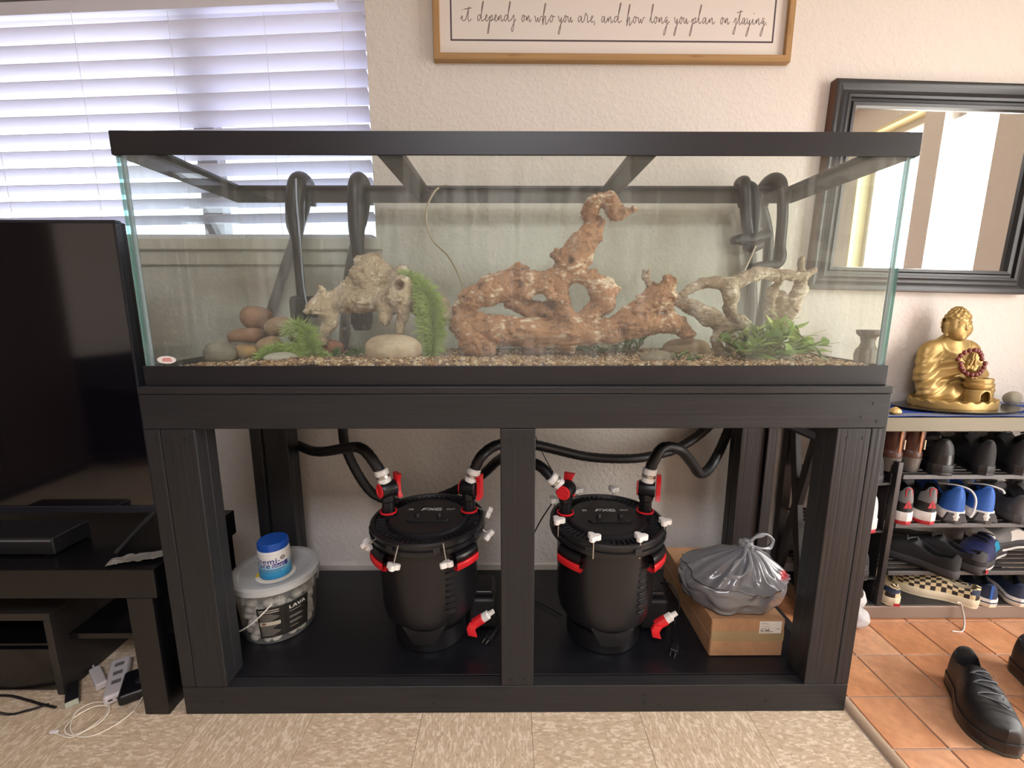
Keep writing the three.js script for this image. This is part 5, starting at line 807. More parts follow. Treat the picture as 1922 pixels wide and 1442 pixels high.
// a lofted shoe: heel at +z, toe at -z
const footF = (t) => (0.64 + 0.36 * sstep(0.32, 0.7, t)) * (t < 0.12 ? Math.sqrt(Math.max(0, 1 - (1 - t / 0.12) ** 2)) * 0.999 + 0.001 : 1) * (t > 0.74 ? Math.pow(Math.max(0, 1 - ((t - 0.74) / 0.26) ** 2.3), 0.5) : 1);
function topF(t, o) { const k = o.tops, n = k.length - 1; for (let i = 0; i < n; i++) if (t <= k[i + 1][0]) return lerp(k[i][1], k[i + 1][1], sstep(k[i][0], k[i + 1][0], t)); return k[n][1]; }
function shoe(name, label, o, pos, turn, group) {
  o = { L: 0.27, W: 0.1, sole: 0.028, tops: [[0, 0.072], [0.07, 0.078], [0.24, 0.062], [0.42, 0.088], [0.56, 0.078], [0.8, 0.05], [1, 0.034]], open: [0.06, 0.43], side: 1, rough: 0.6, ...o };
  const t = thing(name, label, 'shoe', pos, turn, group), nt = 44, nu = 36, P = [], K = [];
  const ts = []; for (let i = 0; i <= nt; i++) { const q = i / nt; ts.push(q < 0.35 ? 0.13 * (q / 0.35) ** 1.6 : 0.13 + 0.87 * ((q - 0.35) / 0.65) ** 0.92); }
  for (let i = 0; i <= nt; i++) for (let j = 0; j <= nu; j++) {
    const q = ts[i], u = (j / nu) * 2 - 1, w = (o.W / 2) * footF(q), H = topF(q, o), s = Math.sin(u * Math.PI / 2), c = Math.cos(u * Math.PI / 2);
    let x = Math.sign(s) * Math.abs(s) ** 0.72 * w * (1 - 0.10 * c), y = H * Math.pow(c, 0.62), z = o.L / 2 - q * o.L;
    const k = sstep(0.47, 0.40, Math.abs(u)) * sstep(o.open[0], o.open[0] + 0.03, q) * sstep(o.open[1], o.open[1] - 0.03, q);
    y = lerp(y, 0.012, k); x *= 1 - 0.12 * k; z += k * (q < 0.2 ? -0.006 : 0);
    x += o.side * 0.006 * Math.sin(q * Math.PI * 1.1);
    if (q > 0.5 && q < 0.95) y += 0.0015 * Math.sin(q * 90) * c * (o.crease ?? 0);
    P.push([x, y + o.sole, z]); K.push(k);
  }
  const parts = {}, cell = (n, a, b, c, d) => { (parts[n] ??= []).push(a, b, c, b, d, c); };
  for (let i = 0; i < nt; i++) for (let j = 0; j < nu; j++) {
    const a = i * (nu + 1) + j, b = a + 1, c = a + nu + 1, d = c + 1, q = (ts[i] + ts[i + 1]) / 2, u = Math.abs(((j + 0.5) / nu) * 2 - 1), k = (K[a] + K[b] + K[c] + K[d]) / 4;
    const n = k > 0.35 ? 'lining' : o.band && u > o.band ? 'side_band' : q < 0.11 && o.heel && u < 0.86 && u > 0.0 ? (o.heelTop && P[a][1] - o.sole > o.heelTop ? 'heel_tab' : 'heel_counter') : q > 0.8 && o.toe ? 'toe_cap' : q > 0.42 && q < 0.72 && u < 0.26 && o.tongue ? 'tongue' : q > 0.2 && q < 0.55 && u > 0.62 && o.sidePanel ? 'side_panel' : 'upper';
    cell(n, a, b, c, d);
  }
  const uv = []; for (let i = 0; i <= nt; i++) for (let j = 0; j <= nu; j++) uv.push(ts[i] * o.L, (j / nu) * o.W * 2);
  const whole = new THREE.BufferGeometry(); whole.setAttribute('position', new THREE.Float32BufferAttribute(P.flat(), 3)); whole.setAttribute('uv', new THREE.Float32BufferAttribute(uv, 2)); whole.setIndex(Object.values(parts).flat()); whole.computeVertexNormals();
  const mats = { upper: o.upper, lining: o.lining ?? o.upper, heel_counter: o.heel, heel_tab: o.tab, toe_cap: o.toe, tongue: o.tongue, side_panel: o.sidePanel, side_band: o.bandMat };
  for (const [n, ix] of Object.entries(parts)) { const g = whole.clone(); g.setIndex(ix); put(n, g, mats[n] ?? o.upper, t); }
  // sole layers follow the footprint
  const out = (k) => { const r = []; for (let i = 0; i <= 40; i++) { const q = i / 40; r.push([(o.W / 2) * footF(q) * k + o.side * 0.006 * Math.sin(q * Math.PI * 1.1), -(o.L / 2 - q * o.L) * (1 + (k - 1) * 0.4)]); } for (let i = 39; i > 0; i--) { const q = i / 40; r.push([-(o.W / 2) * footF(q) * k + o.side * 0.006 * Math.sin(q * Math.PI * 1.1), -(o.L / 2 - q * o.L) * (1 + (k - 1) * 0.4)]); } return r; };
  const layer = (n, y0, y1, k, m) => put(n, toCreasedNormals(extrudeG(out(k), Math.max(0.002, y1 - y0 - 0.003), 0.0015).rotateX(-Math.PI / 2).translate(0, y0 + 0.0015, 0), 0.6), m, t);
  layer('outsole', 0, o.sole * 0.34, 1.0, o.outsole); layer('midsole', o.sole * 0.34, o.sole + 0.006, 1.03, o.mid);
  if (o.stripe) layer('sole_stripe', o.sole * 0.6, o.sole * 0.78, 1.05, o.stripe);
  if (o.laces) for (let r = 0; r < (o.rows ?? 5); r++) {
    const q = 0.45 + r * 0.055, pts = []; for (let k = -3; k <= 3; k++) { const u = k / 3 * 0.3, s = Math.sin(u * Math.PI / 2), c = Math.cos(u * Math.PI / 2); pts.push([Math.sign(s) * Math.abs(s) ** 0.72 * (o.W / 2) * footF(q) * (1 - 0.1 * c) + o.side * 0.006 * Math.sin(q * 3.4), topF(q, o) * Math.pow(c, 0.62) + o.sole + 0.003, o.L / 2 - q * o.L + 0.003 * k * (r % 2 ? 1 : -1)]); }
    put('lace', tubeG(pts, 0.0028, { seg: 16, radial: 7, flat: 0.6 }), o.laces, t);
  }
  if (o.loop) put('heel_loop', tubeG([[-0.009, o.sole + 0.062, o.L / 2 - 0.004], [-0.008, o.sole + 0.088, o.L / 2 - 0.006], [0.008, o.sole + 0.088, o.L / 2 - 0.006], [0.009, o.sole + 0.062, o.L / 2 - 0.004]], 0.0025, { seg: 20, radial: 6 }), o.loop, t);
  return t;
}
const C = { black: M(0x151416, 0.55), soft: M(0x1c1b1d, 0.75), leather: M(0x161517, 0.3), grey: M(0x6b6a6a, 0.6), dgrey: M(0x3a393b, 0.6), white: M(0xd9d4cf, 0.55), cream: M(0xd8c9ac, 0.6), red: M(0xa8202c, 0.5), blue: M(0x2559a8, 0.6), navy: M(0x22304a, 0.65), brown: M(0x4a2b20, 0.45), tan: M(0xa4693f, 0.5), gum: M(0x8a5a3a, 0.6), cyan: M(0x1f8fb5, 0.45), purple: M(0x262a52, 0.45) };
const high = [[0, 0.09], [0.07, 0.096], [0.22, 0.07], [0.42, 0.095], [0.56, 0.08], [0.8, 0.05], [1, 0.034]], low = [[0, 0.056], [0.07, 0.06], [0.25, 0.046], [0.42, 0.066], [0.58, 0.058], [0.8, 0.042], [1, 0.03]];
const ZS = -0.483;
// second tier: two bright pairs, heels to the front
const jog = { L: 0.25, W: 0.088, sole: 0.041, tops: high, upper: C.black, lining: C.soft, heel: C.grey, mid: C.white, outsole: C.red, laces: C.red, tongue: C.dgrey, loop: C.red, rows: 4 };
const mark = (t, col, pts) => { put('heel_mark', toCreasedNormals(extrudeG(pts, 0.002, 0.0004).translate(0, 0, 0.1225), 0.4), col, t); };
for (const [x, l] of [[1.378, 'black running shoe with white and red sole, first from the upright'], [1.462, 'black running shoe with white and red sole, beside the blue shoe']]) {
  const s = shoe('running_shoe', l, { ...jog, side: x < 1.4 ? 1 : -1 }, [x, R2 + 0.004, ZS], -0.14, undefined); mark(s, C.red, [[-0.013, 0.062], [0.013, 0.062], [0, 0.098]]);
  put('sole_flash', toCreasedNormals(extrudeG([[-0.044, 0.012], [-0.010, 0.014], [-0.036, 0.034]], 0.03, 0.001), 0.4).translate(0, 0, 0.06), C.red, s);
}
for (const [x, l] of [[1.575, 'blue running shoe with white midsole and its white lace hanging down'], [1.682, 'blue running shoe with white midsole, right one of the pair']]) {
  const s = shoe('running_shoe', l, { ...jog, W: 0.098, upper: C.blue, heel: C.blue, lining: C.black, mid: C.white, outsole: C.dgrey, laces: C.white, tongue: C.black, loop: null, sidePanel: C.black, stripe: C.white, side: x < 1.6 ? 1 : -1 }, [x, R2 + 0.004, ZS], -0.3);
  put('heel_clip', toCreasedNormals(extrudeG([[-0.032, 0.012], [0.032, 0.012], [0.022, 0.04], [-0.022, 0.04]], 0.006, 0.002), 0.4).translate(0, 0, 0.118), C.dgrey, s);
  put('untied_lace', tubeG(x < 1.6 ? [[-0.03, 0.125, 0.06], [0.0, 0.135, 0.1], [0.03, 0.128, 0.118], [0.042, 0.10, 0.13], [0.040, 0.06, 0.134], [0.034, 0.035, 0.132]] : [[-0.03, 0.125, 0.06], [0, 0.136, 0.1], [0.03, 0.13, 0.118], [0.036, 0.118, 0.125]], 0.0035, { seg: 40, radial: 7, flat: 0.5 }), C.white, s);
}
for (const [x, l] of [[1.79, 'grey black worn sneaker right of the blue running shoe'], [1.885, 'grey black worn sneaker at the right edge of the second tier']]) shoe('sneaker', l, { L: 0.25, W: 0.095, upper: C.dgrey, heel: C.dgrey, lining: C.black, mid: C.dgrey, outsole: C.black, laces: C.grey }, [x, R2 + 0.004, ZS], -0.2);
// first tier
{
  for (const [x, l] of [[1.335, 'brown leather ankle boot with a heel, nearest the stand'], [1.405, 'brown leather ankle boot with a heel, beside the black sneaker']]) {
    const t = thing('ankle_boot', l, 'boot', [x, R1 + 0.004, -0.484], -0.12);
    put('shaft', latheG([[0.026, 0.062], [0.031, 0.085], [0.033, 0.115], [0.036, 0.178], [0.0345, 0.18], [0.031, 0.115], [0.028, 0.07]], 28).scale(1, 1, 1.25).translate(0, 0, 0.055), C.brown, t);
    put('foot', netG((X, Y, Z) => smin(smin(capsule(X, Y, Z, [0, 0.062, 0.06, 0.034], [0, 0.035, -0.02, 0.033]), capsule(X, Y, Z, [0, 0.035, -0.02, 0.034], [0, 0.022, -0.085, 0.027]), 0.03), 9, 0.01), [-0.05, 0.008, -0.13], [0.05, 0.11, 0.11], 0.005), C.brown, t);
    put('heel_block', toCreasedNormals(new THREE.CylinderGeometry(0.031, 0.024, 0.052, 20).scale(1, 1, 0.85).translate(0, 0.0262, 0.068), 0.5), M(0x5a534e, 0.4), t);
    put('sole', slab(-0.03, 0.03, 0.0, 0.008, -0.105, 0.0, 0.003), C.soft, t);
    put('back_strap', slab(-0.004, 0.004, 0.075, 0.178, 0.0985, 0.1025, 0.001, 1), C.tan, t);
    put('zip_pull', slab(0.015, 0.019, 0.085, 0.12, 0.093, 0.097, 0.001, 1), M(0xc8b9a0, 0.4), t);
  }
  shoe('sneaker', 'bulky black leather sneaker right of the brown boots', { L: 0.27, W: 0.112, sole: 0.034, tops: high, upper: C.leather, heel: C.black, lining: C.soft, mid: C.black, outsole: C.black, laces: C.black }, [1.515, R1 + 0.004, ZS], -0.45);
  const blk = { L: 0.26, W: 0.1, sole: 0.03, tops: high, upper: C.soft, lining: C.black, mid: C.black, outsole: C.black, laces: C.soft };
  shoe('sneaker', 'soft black shoe in the middle of the top tier', { ...blk, W: 0.095 }, [1.655, R1 + 0.004, ZS], -0.35);
  shoe('sneaker', 'soft black shoe at the right of the top tier', blk, [1.78, R1 + 0.004, ZS], -0.35);
  shoe('sneaker', 'soft black shoe cut by the photo edge on the top tier', blk, [1.905, R1 + 0.004, ZS], -0.35);
}
// third tier
{
  const skate = { L: 0.27, W: 0.098, sole: 0.026, tops: low, upper: C.soft, heel: C.dgrey, lining: C.black, mid: C.dgrey, outsole: C.black, laces: C.grey, rows: 3 };
  const a = shoe('skate_shoe', 'low black suede shoe sticking out of the third tier', { ...skate, heel: C.soft }, [1.475, R3 + 0.004, -0.44], 0.5);
  const b = shoe('skate_shoe', 'low black suede shoe behind its twin on the third tier', skate, [1.592, R3 + 0.004, -0.465], 0.5);
  put('heel_tag', slab(-0.012, 0.012, 0.008, 0.022, 0.1395, 0.1415, 0.0005), C.red, b);
  const run = { L: 0.27, W: 0.096, sole: 0.03, tops: low, upper: C.purple, lining: C.black, mid: C.dgrey, outsole: C.white, toe: C.purple, sidePanel: C.cyan, laces: C.black, heel: C.navy };
  shoe('running_shoe', 'dark blue running shoe with turquoise side panel', run, [1.76, R3 + 0.004, -0.45], 2.0);
  shoe('running_shoe', 'striped grey and black running shoe leaning on the blue one', { ...run, upper: C.grey, sidePanel: C.white, toe: C.white, heel: C.grey }, [1.885, R3 + 0.03, -0.5], 1.6);
}
// bottom tier
{
  const check = texture(64, 64, (u, v) => ((Math.floor(u * 2) + Math.floor(v * 2)) % 2 ? [0.83, 0.75, 0.58] : [0.16, 0.12, 0.11]), { srgb: true, repeat: [33, 33] }), cm = M(0xffffff, 0.75, { map: check }); check.magFilter = THREE.NearestFilter;
  const slip = { L: 0.235, W: 0.092, sole: 0.027, tops: [[0, 0.052], [0.07, 0.056], [0.25, 0.046], [0.42, 0.06], [0.58, 0.052], [0.8, 0.04], [1, 0.028]], upper: cm, heel: C.navy, tab: cm, heelTop: 0.04, lining: C.cream, mid: C.cream, outsole: C.cream };
  const a = shoe('slip_on_shoe', 'checkered slip on shoe seen from its heel, at the upright', slip, [1.385, R4 + 0.004, -0.482], -0.1);
  put('heel_tag', slab(-0.01, 0.01, 0.008, 0.019, 0.1285, 0.1305, 0.0005), C.red, a);
  shoe('slip_on_shoe', 'checkered slip on shoe lying sideways across the bottom tier', slip, [1.58, R4 + 0.004, -0.43], 0.95);
  const lowN = { L: 0.25, W: 0.092, sole: 0.026, tops: low, upper: C.navy, heel: C.navy, lining: C.soft, mid: C.white, outsole: C.cream, stripe: C.navy, laces: C.white, rows: 4 };
  const c = shoe('low_sneaker', 'navy low sneaker with white sole on the bottom tier', lowN, [1.755, R4 + 0.004, -0.475], -0.35); put('heel_stripe', slab(-0.004, 0.004, 0.03, 0.084, 0.124, 0.1265, 0.0005, 1), C.blue, c);
  shoe('low_sneaker', 'navy low sneaker at the right end of the bottom tier', lowN, [1.875, R4 + 0.004, -0.475], -0.4);
  tag(put('shoe_lace', tubeG([[1.585, 0.082, -0.352], [1.60, 0.078, -0.352], [1.612, 0.05, -0.352], [1.616, 0.02, -0.345], [1.598, 0.004, -0.325], [1.565, 0.0032, -0.302], [1.535, 0.003, -0.305]], 0.0042, { seg: 60, radial: 8, flat: 0.4 }), C.white, scene), 'white shoe lace hanging from the bottom tier to the tiles', 'lace');
}
// things left of the upright
shoe('running_shoe', 'white and red running shoe left of the rack upright', { L: 0.24, W: 0.09, sole: 0.045, tops: high, upper: C.white, heel: C.white, toe: C.red, tongue: C.red, lining: C.soft, mid: C.white, outsole: C.red, laces: C.white }, [1.262, R2 - 0.03, ZS], -0.15);
shoe('sneaker', 'dark grey sneaker half hidden behind the stand leg', { L: 0.24, W: 0.09, sole: 0.03, upper: C.dgrey, heel: C.soft, lining: C.soft, mid: C.black, outsole: C.black, laces: C.grey }, [1.255, R3 - 0.03, ZS], -0.1);
shoe('sneaker', 'black sneaker half hidden behind the stand leg', { L: 0.24, W: 0.09, upper: C.soft, heel: C.soft, lining: C.black, mid: C.black, outsole: C.black, laces: C.black }, [1.255, R1 - 0.03, ZS], -0.1);
shoe('flat_shoe', 'dark patterned flat shoe low behind the stand leg', { L: 0.23, W: 0.085, sole: 0.018, tops: low, upper: M(0x3b3527, 0.6, { map: texture(64, 64, (u, v) => { const a = tnoise(u * 12, v * 12, 12, 3); return a > 0.62 ? [0.95, 0.85, 0.55] : [0.4, 0.36, 0.3]; }, { srgb: true, repeat: [12, 12] }) }), lining: C.black, mid: C.black, outsole: C.gum }, [1.25, R4 + 0.0035, -0.475], -0.1);
{
  const w = M(0xcbc5c4, 0.85);
  for (const [x, y, z, r, l] of [[1.235, 0.075, -0.40, 0.045, 'rolled white sock on the bottom board behind the stand leg'], [1.205, 0.045, -0.335, 0.04, 'white cloth ball sagging over the front of the bottom board']]) {
    const m = put('sock', netG((X, Y, Z) => Math.hypot(X / 1.25, Y / 0.9, Z) - r + 0.012 * fbm(X * 40 + x * 9, Y * 40, Z * 40, 3), [-0.08, -0.06, -0.07], [0.08, 0.06, 0.07], 0.0055), w, scene); m.position.set(x, y, z); tag(m, l, 'clothing');
  }
}
{
  const m = put('knit_bundle', netG((X, Y, Z) => (Math.hypot(X / 0.05, Y / 0.11, Z / 0.05) - 1) * 0.05 + 0.003 * Math.sin(X * 300) * Math.sin(Y * 260) + 0.008 * fbm(X * 30, Y * 30, Z * 30, 2), [-0.065, -0.125, -0.065], [0.065, 0.125, 0.065], 0.004), M(0x1e1e20, 0.8), scene); m.position.set(1.155, R4 + 0.11, -0.505); tag(m, 'dark knitted bundle behind the crossed table brace', 'clothing');
}
// the black pair on the tiles
{
  const foam = { L: 0.255, W: 0.112, sole: 0.034, open: [0.07, 0.36], tops: [[0, 0.088], [0.07, 0.098], [0.2, 0.082], [0.36, 0.098], [0.52, 0.088], [0.8, 0.06], [1, 0.042]], upper: M(0x141315, 0.5), heel: C.black, rows: 6, lining: C.black, tongue: M(0x17181f, 0.5), mid: C.leather, outsole: M(0x3b4038, 0.5), laces: M(0x58585c, 0.5), crease: 1.6 };
  const a = shoe('sneaker', 'black leather sneaker on the tiles with its toe towards the viewer', foam, [1.29, 0, 0.015], Math.PI - 0.46);
  for (const s of [-1, 1]) for (let i = 0; i < 5; i++) put('eyelet', new THREE.SphereGeometry(0.0024, 8, 6).translate(s * 0.022, 0.122 - i * 0.005, 0.1275 - 0.255 * (0.45 + i * 0.055)), C.grey, a);
  shoe('sneaker', 'black leather sneaker cut off by the right photo edge', { ...foam, side: -1 }, [1.545, 0, -0.03], Math.PI - 0.35);
}

// ---------------------------------------------------------------- statue and small things on the console table
const YT = 0.766;
{
  const m = put('tray', new THREE.CylinderGeometry(0.215, 0.2, 0.008, 64).scale(1, 1, 0.50), M(0x101014, 0.12), scene); m.position.set(1.595, YT + 0.0045, -0.482); tag(m, 'shallow oval black glossy tray under the golden statue', 'tray');
}
const gold = M(0xab8f59, 0.4, { metalness: 0.58 });
{
  const t = thing('buddha_statue', 'golden seated buddha statue with joined hands on the console table', 'statue', [1.588, YT + 0.009, -0.515], 0.03); t.scale.set(0.84, 0.915, 0.64);
  const cp = (a, b) => [a, b], B = [
    cp([0, 0.075, -0.03, 0.088], [0, 0.16, -0.035, 0.075]), cp([0, 0.16, -0.035, 0.077], [0, 0.215, -0.035, 0.062]), cp([-0.068, 0.212, -0.035, 0.043], [0.068, 0.212, -0.035, 0.043]),
    cp([-0.095, 0.20, -0.032, 0.04], [-0.112, 0.115, -0.005, 0.043]), cp([0.095, 0.20, -0.032, 0.04], [0.112, 0.115, -0.005, 0.043]),
    cp([-0.108, 0.112, 0.0, 0.038], [-0.03, 0.15, 0.075, 0.022]), cp([0.108, 0.112, 0.0, 0.038], [0.03, 0.15, 0.075, 0.022]),
    cp([-0.05, 0.06, -0.02, 0.055], [-0.118, 0.056, 0.035, 0.043]), cp([0.05, 0.06, -0.02, 0.055], [0.118, 0.056, 0.035, 0.043]), cp([-0.115, 0.05, 0.04, 0.036], [0.05, 0.045, 0.075, 0.03]), cp([0.115, 0.05, 0.04, 0.036], [-0.05, 0.045, 0.075, 0.03]), cp([0, 0.24, -0.03, 0.03], [0, 0.28, -0.022, 0.028])];
  const body = (x, y, z) => {
    let d = 1; for (const [a, b] of B) d = smin(d, capsule(x, y, z, a, b), 0.028);
    const ar = Math.atan2(x, z), f = Math.sin(y * 210 + Math.abs(x) * 120 + 2.2 * noise(x * 22, y * 22, z * 22) + Math.sin(ar * 2) * 2);   // hanging robe folds
    d -= 0.0022 * f * sstep(0.235, 0.16, y) * sstep(0.02, 0.05, y);
    const collar = Math.abs(Math.hypot(x, (y - 0.235) * 1.2, z + 0.01) - 0.062); d -= 0.002 * Math.exp(-((collar / 0.005) ** 2)) * (z > -0.02 ? 1 : 0);
    return d;
  };
  put('body', netG(body, [-0.18, 0.008, -0.14], [0.18, 0.3, 0.13], 0.0034), gold, t);
  // head with face, ears, curls
  const head = (x, y, z) => {
    const Y = y - 0.312, Z = z + 0.012; let d = (Math.hypot(x / 0.047, Y / 0.059, Z / 0.052) - 1) * 0.047; d = smin(d, (Math.hypot(x / 0.034, (Y + 0.03) / 0.032, (Z - 0.008) / 0.04) - 1) * 0.032, 0.02);
    d = smin(d, capsule(x, Y, Z, [0, 0.008, 0.050, 0.0035], [0, -0.011, 0.0555, 0.0055]), 0.005);                                        // nose
    const ax = Math.abs(x); d = smin(d, capsule(ax, Y, Z, [0.007, 0.012, 0.0515, 0.003], [0.027, 0.013, 0.043, 0.003]), 0.004);          // brow
    d = smin(d, (Math.hypot((ax - 0.0175) / 0.0105, (Y + 0.001) / 0.0056, (Z - 0.0455) / 0.0075) - 1) * 0.0056, 0.002);                    // closed lids
    d = Math.max(d, -(Math.hypot((ax - 0.0175) / 0.0105, (Y + 0.0045) / 0.0016, (Z - 0.053) / 0.007) - 1) * 0.0016);
    d = smin(d, capsule(ax, Y, Z, [0, -0.0235, 0.0515, 0.0042], [0.011, -0.0225, 0.047, 0.0026]), 0.0015); d = smin(d, capsule(ax, Y, Z, [0, -0.0318, 0.0495, 0.0046], [0.007, -0.0305, 0.0465, 0.0032]), 0.0015); // lips
    d = smin(d, Math.hypot(x, Y + 0.043, Z - 0.036) - 0.011, 0.012); d = smin(d, Math.hypot(ax - 0.026, Y + 0.016, Z - 0.028) - 0.014, 0.02);
    d = smin(d, capsule(ax, Y, Z, [0.047, 0.008, 0.002, 0.008], [0.047, -0.036, 0.006, 0.0065]), 0.006);                                   // long ears
    return d;
  };
  put('head', netG(head, [-0.065, 0.245, -0.075], [0.065, 0.38, 0.066], 0.0017), gold, t);
  const hair = (x, y, z) => {
    const Y = y - 0.318, Z = z + 0.016; let d = (Math.hypot(x / 0.0525, Y / 0.060, Z / 0.056) - 1) * 0.052; d = smin(d, Math.hypot(x, Y - 0.044, Z + 0.006) - 0.021, 0.02);
    d = Math.max(d, Math.min(0.022 - Y + Math.max(0, -Z) * 0.0, 0.03 + Z * 1.0) - 0.0, -0.04 - Y);
    const th = Math.atan2(x, Z) * 9, ph = Math.acos(clamp(Y / 0.075, -1, 1)) * 11; return d - 0.0026 * Math.cos(th * 1.3) * Math.cos(ph * 1.3);
  };
  put('curly_hair', netG(hair, [-0.062, 0.268, -0.085], [0.062, 0.40, 0.06], 0.0024), gold, t);
  // joined hands: palm and four fingers each, thumbs to the front
  const fing = []; for (const s of [-1, 1]) { fing.push(cp([s * 0.009, 0.155, 0.088, 0.0095], [s * 0.008, 0.18, 0.093, 0.0095])); for (let i = 0; i < 4; i++) fing.push(cp([s * 0.007, 0.178, 0.079 + i * 0.0085, 0.0046], [s * 0.0045, 0.205 + [0.002, 0.008, 0.01, 0.005][i], 0.084 + i * 0.0075, 0.0036])); fing.push(cp([s * 0.01, 0.168, 0.104, 0.0048], [s * 0.005, 0.19, 0.11, 0.0036])); }
  put('hands', netG((x, y, z) => { let d = 1; for (const [a, b] of fing) d = smin(d, capsule(x, y, z, a, b), 0.003); return d; }, [-0.026, 0.138, 0.065], [0.026, 0.222, 0.126], 0.0018), gold, t);
  put('base', netG((x, y, z) => { const q = Math.hypot(x / 0.165, (z - 0.03) / 0.145), d = Math.max((q - 1) * 0.14, y - 0.026 - 0.004 * Math.sin(Math.atan2(x, z) * 22) * sstep(0.75, 0.95, q), 0.0005 - y); return d - 0.003; }, [-0.18, -0.004, -0.125], [0.18, 0.04, 0.19], 0.004), gold, t);
  // oil burner bowl in front: arched hearth, pan and lid ring
  const hearth = netG((x, y, z) => { const r = Math.hypot(x, z), d = Math.max(r - 0.05 + 0.1 * Math.max(0, y - 0.05), 0.024 - y, y - 0.076), arch = Math.max(Math.hypot(x, Math.max(0, y - 0.05)) - 0.02, 0.0 - z); return Math.max(d, -arch, -Math.max(r - 0.04, 0.03 - y, y - 0.07)); }, [-0.06, 0.018, -0.06], [0.06, 0.084, 0.06], 0.003);
  put('hearth', hearth.translate(0.03, 0, 0.118), gold, t);
  put('bowl', latheG([[0, 0.076], [0.04, 0.076], [0.052, 0.086], [0.055, 0.096], [0.05, 0.101], [0.047, 0.103], [0.05, 0.112], [0.045, 0.118], [0.03, 0.117], [0.028, 0.11], [0, 0.108]], 40).translate(0.03, 0, 0.118), gold, t);
}
{
  // red-brown prayer beads around the joined hands
  const t = thing('prayer_beads', 'string of red brown beads looped around the statue hands', 'beads', [1.588, YT + 0.009, -0.515], 0.03), bm = M(0x6a2620, 0.3), n = 19; t.scale.set(0.84, 0.915, 0.64);
  const pts = []; for (let i = 0; i < n; i++) { const a = (i / n) * Math.PI * 2; pts.push([0.053 * Math.sin(a) + 0.002, 0.176 + 0.047 * Math.cos(a), 0.116 - 0.018 * Math.abs(Math.sin(a)) + (Math.cos(a) < 0 ? 0.004 : -0.016)]); }
  for (const p of pts) { const b = put('bead', new THREE.SphereGeometry(0.0093, 16, 12), bm, t); b.position.set(...p); }
  put('string', tubeG(pts, 0.0012, { seg: 60, radial: 5, closed: true }), M(0x4a1a16, 0.7), t);
  const k = put('tassel_bead', new THREE.SphereGeometry(0.0075, 14, 10), bm, t); k.position.set(0.002, 0.113, 0.124);
}
{
  const t = thing('oil_burner', 'small brown oil burner with a dark dish, seen through the tank side', 'ornament', [1.255, YT, -0.50]);
  put('hearth', latheG([[0.03, 0.0], [0.034, 0.166], [0.037, 0.19], [0.033, 0.21], [0.024, 0.222], [0.02, 0.238], [0.024, 0.25], [0.02, 0.252], [0, 0.25]].map(([r, y]) => [r, y]), 32), M(0x4c4033, 0.35), t);
  put('dish', latheG([[0, 0.252], [0.022, 0.252], [0.036, 0.266], [0.039, 0.279], [0.036, 0.28], [0, 0.274]], 36), M(0x46302a, 0.4), t);
  const s = stoneG(0.03, 0.025, 0.022, 55), m = put('rough_stone', s, M(0x97907e, 0.8), scene); m.position.set(1.85, YT + 0.026, -0.53); tag(m, 'pale rough stone on the console table right of the statue', 'stone');
  const sh = put('shell', latheG([[0, 0], [0.012, 0.001], [0.018, 0.008], [0.015, 0.016], [0.008, 0.022], [0, 0.026]], 24).scale(1.1, 1, 0.9), M(0xc9a66a, 0.35, { metalness: 0.3 }), scene); sh.position.set(1.297, YT, -0.395); tag(sh, 'small golden shell at the left end of the blue runner', 'shell');
}
// ---------------------------------------------------------------- framed mirror, sign
function mitred(parent, name, w, h, profile, mats, sides = ['top', 'right', 'bottom', 'left']) {   // profile: [inset, height] from the outer edge inward
  const W = (i) => [[-w / 2 + i, h / 2 - i], [w / 2 - i, h / 2 - i], [w / 2 - i, -h / 2 + i], [-w / 2 + i, -h / 2 + i]];
  sides.forEach((sd, k) => {
    const pos = [], uv = [], a = k, b = (k + 1) % 4, len = k % 2 ? h : w;
    for (let i = 0; i + 1 < profile.length; i++) { const [i0, z0] = profile[i], [i1, z1] = profile[i + 1], p = W(i0)[a], q = W(i0)[b], r = W(i1)[b], s = W(i1)[a];
      for (const [v, z, uu, vv] of [[p, z0, 0, i0], [s, z1, 0, i1], [q, z0, len, i0], [s, z1, 0, i1], [r, z1, len, i1], [q, z0, len, i0]]) { pos.push(v[0], v[1], z); uv.push(uu, vv + z); } }
    const g = new THREE.BufferGeometry(); g.setAttribute('position', new THREE.Float32BufferAttribute(pos, 3)); g.setAttribute('uv', new THREE.Float32BufferAttribute(uv, 2)); g.computeVertexNormals();
    put(name, toCreasedNormals(g, 0.6), mats, parent);
  });
}
{
  const t = thing('framed_mirror', 'wall mirror in a broad stepped black frame above the console table', 'mirror', [1.475, 1.528, ZB]); t.rotation.z = -0.025;
  const w = 0.80, h = 0.695;
  mitred(t, 'side_edge', w, h, [[0.001, 0], [0, 0.004], [0, 0.03], [0.002, 0.034]], M(0x5a3a28, 0.5));
  mitred(t, 'frame', w, h, [[0.002, 0.034], [0.008, 0.036], [0.02, 0.034], [0.032, 0.026], [0.04, 0.027], [0.048, 0.034], [0.056, 0.032], [0.058, 0.024], [0.066, 0.024], [0.07, 0.029], [0.08, 0.027], [0.083, 0.012]], M(0x1f1d1f, 0.34));
  put('mirror_glass', slab(-w / 2 + 0.07, w / 2 - 0.07, -h / 2 + 0.07, h / 2 - 0.07, 0.008, 0.0125, 0), M(0xf2f2ee, 0.01, { metalness: 1 }), t);
}
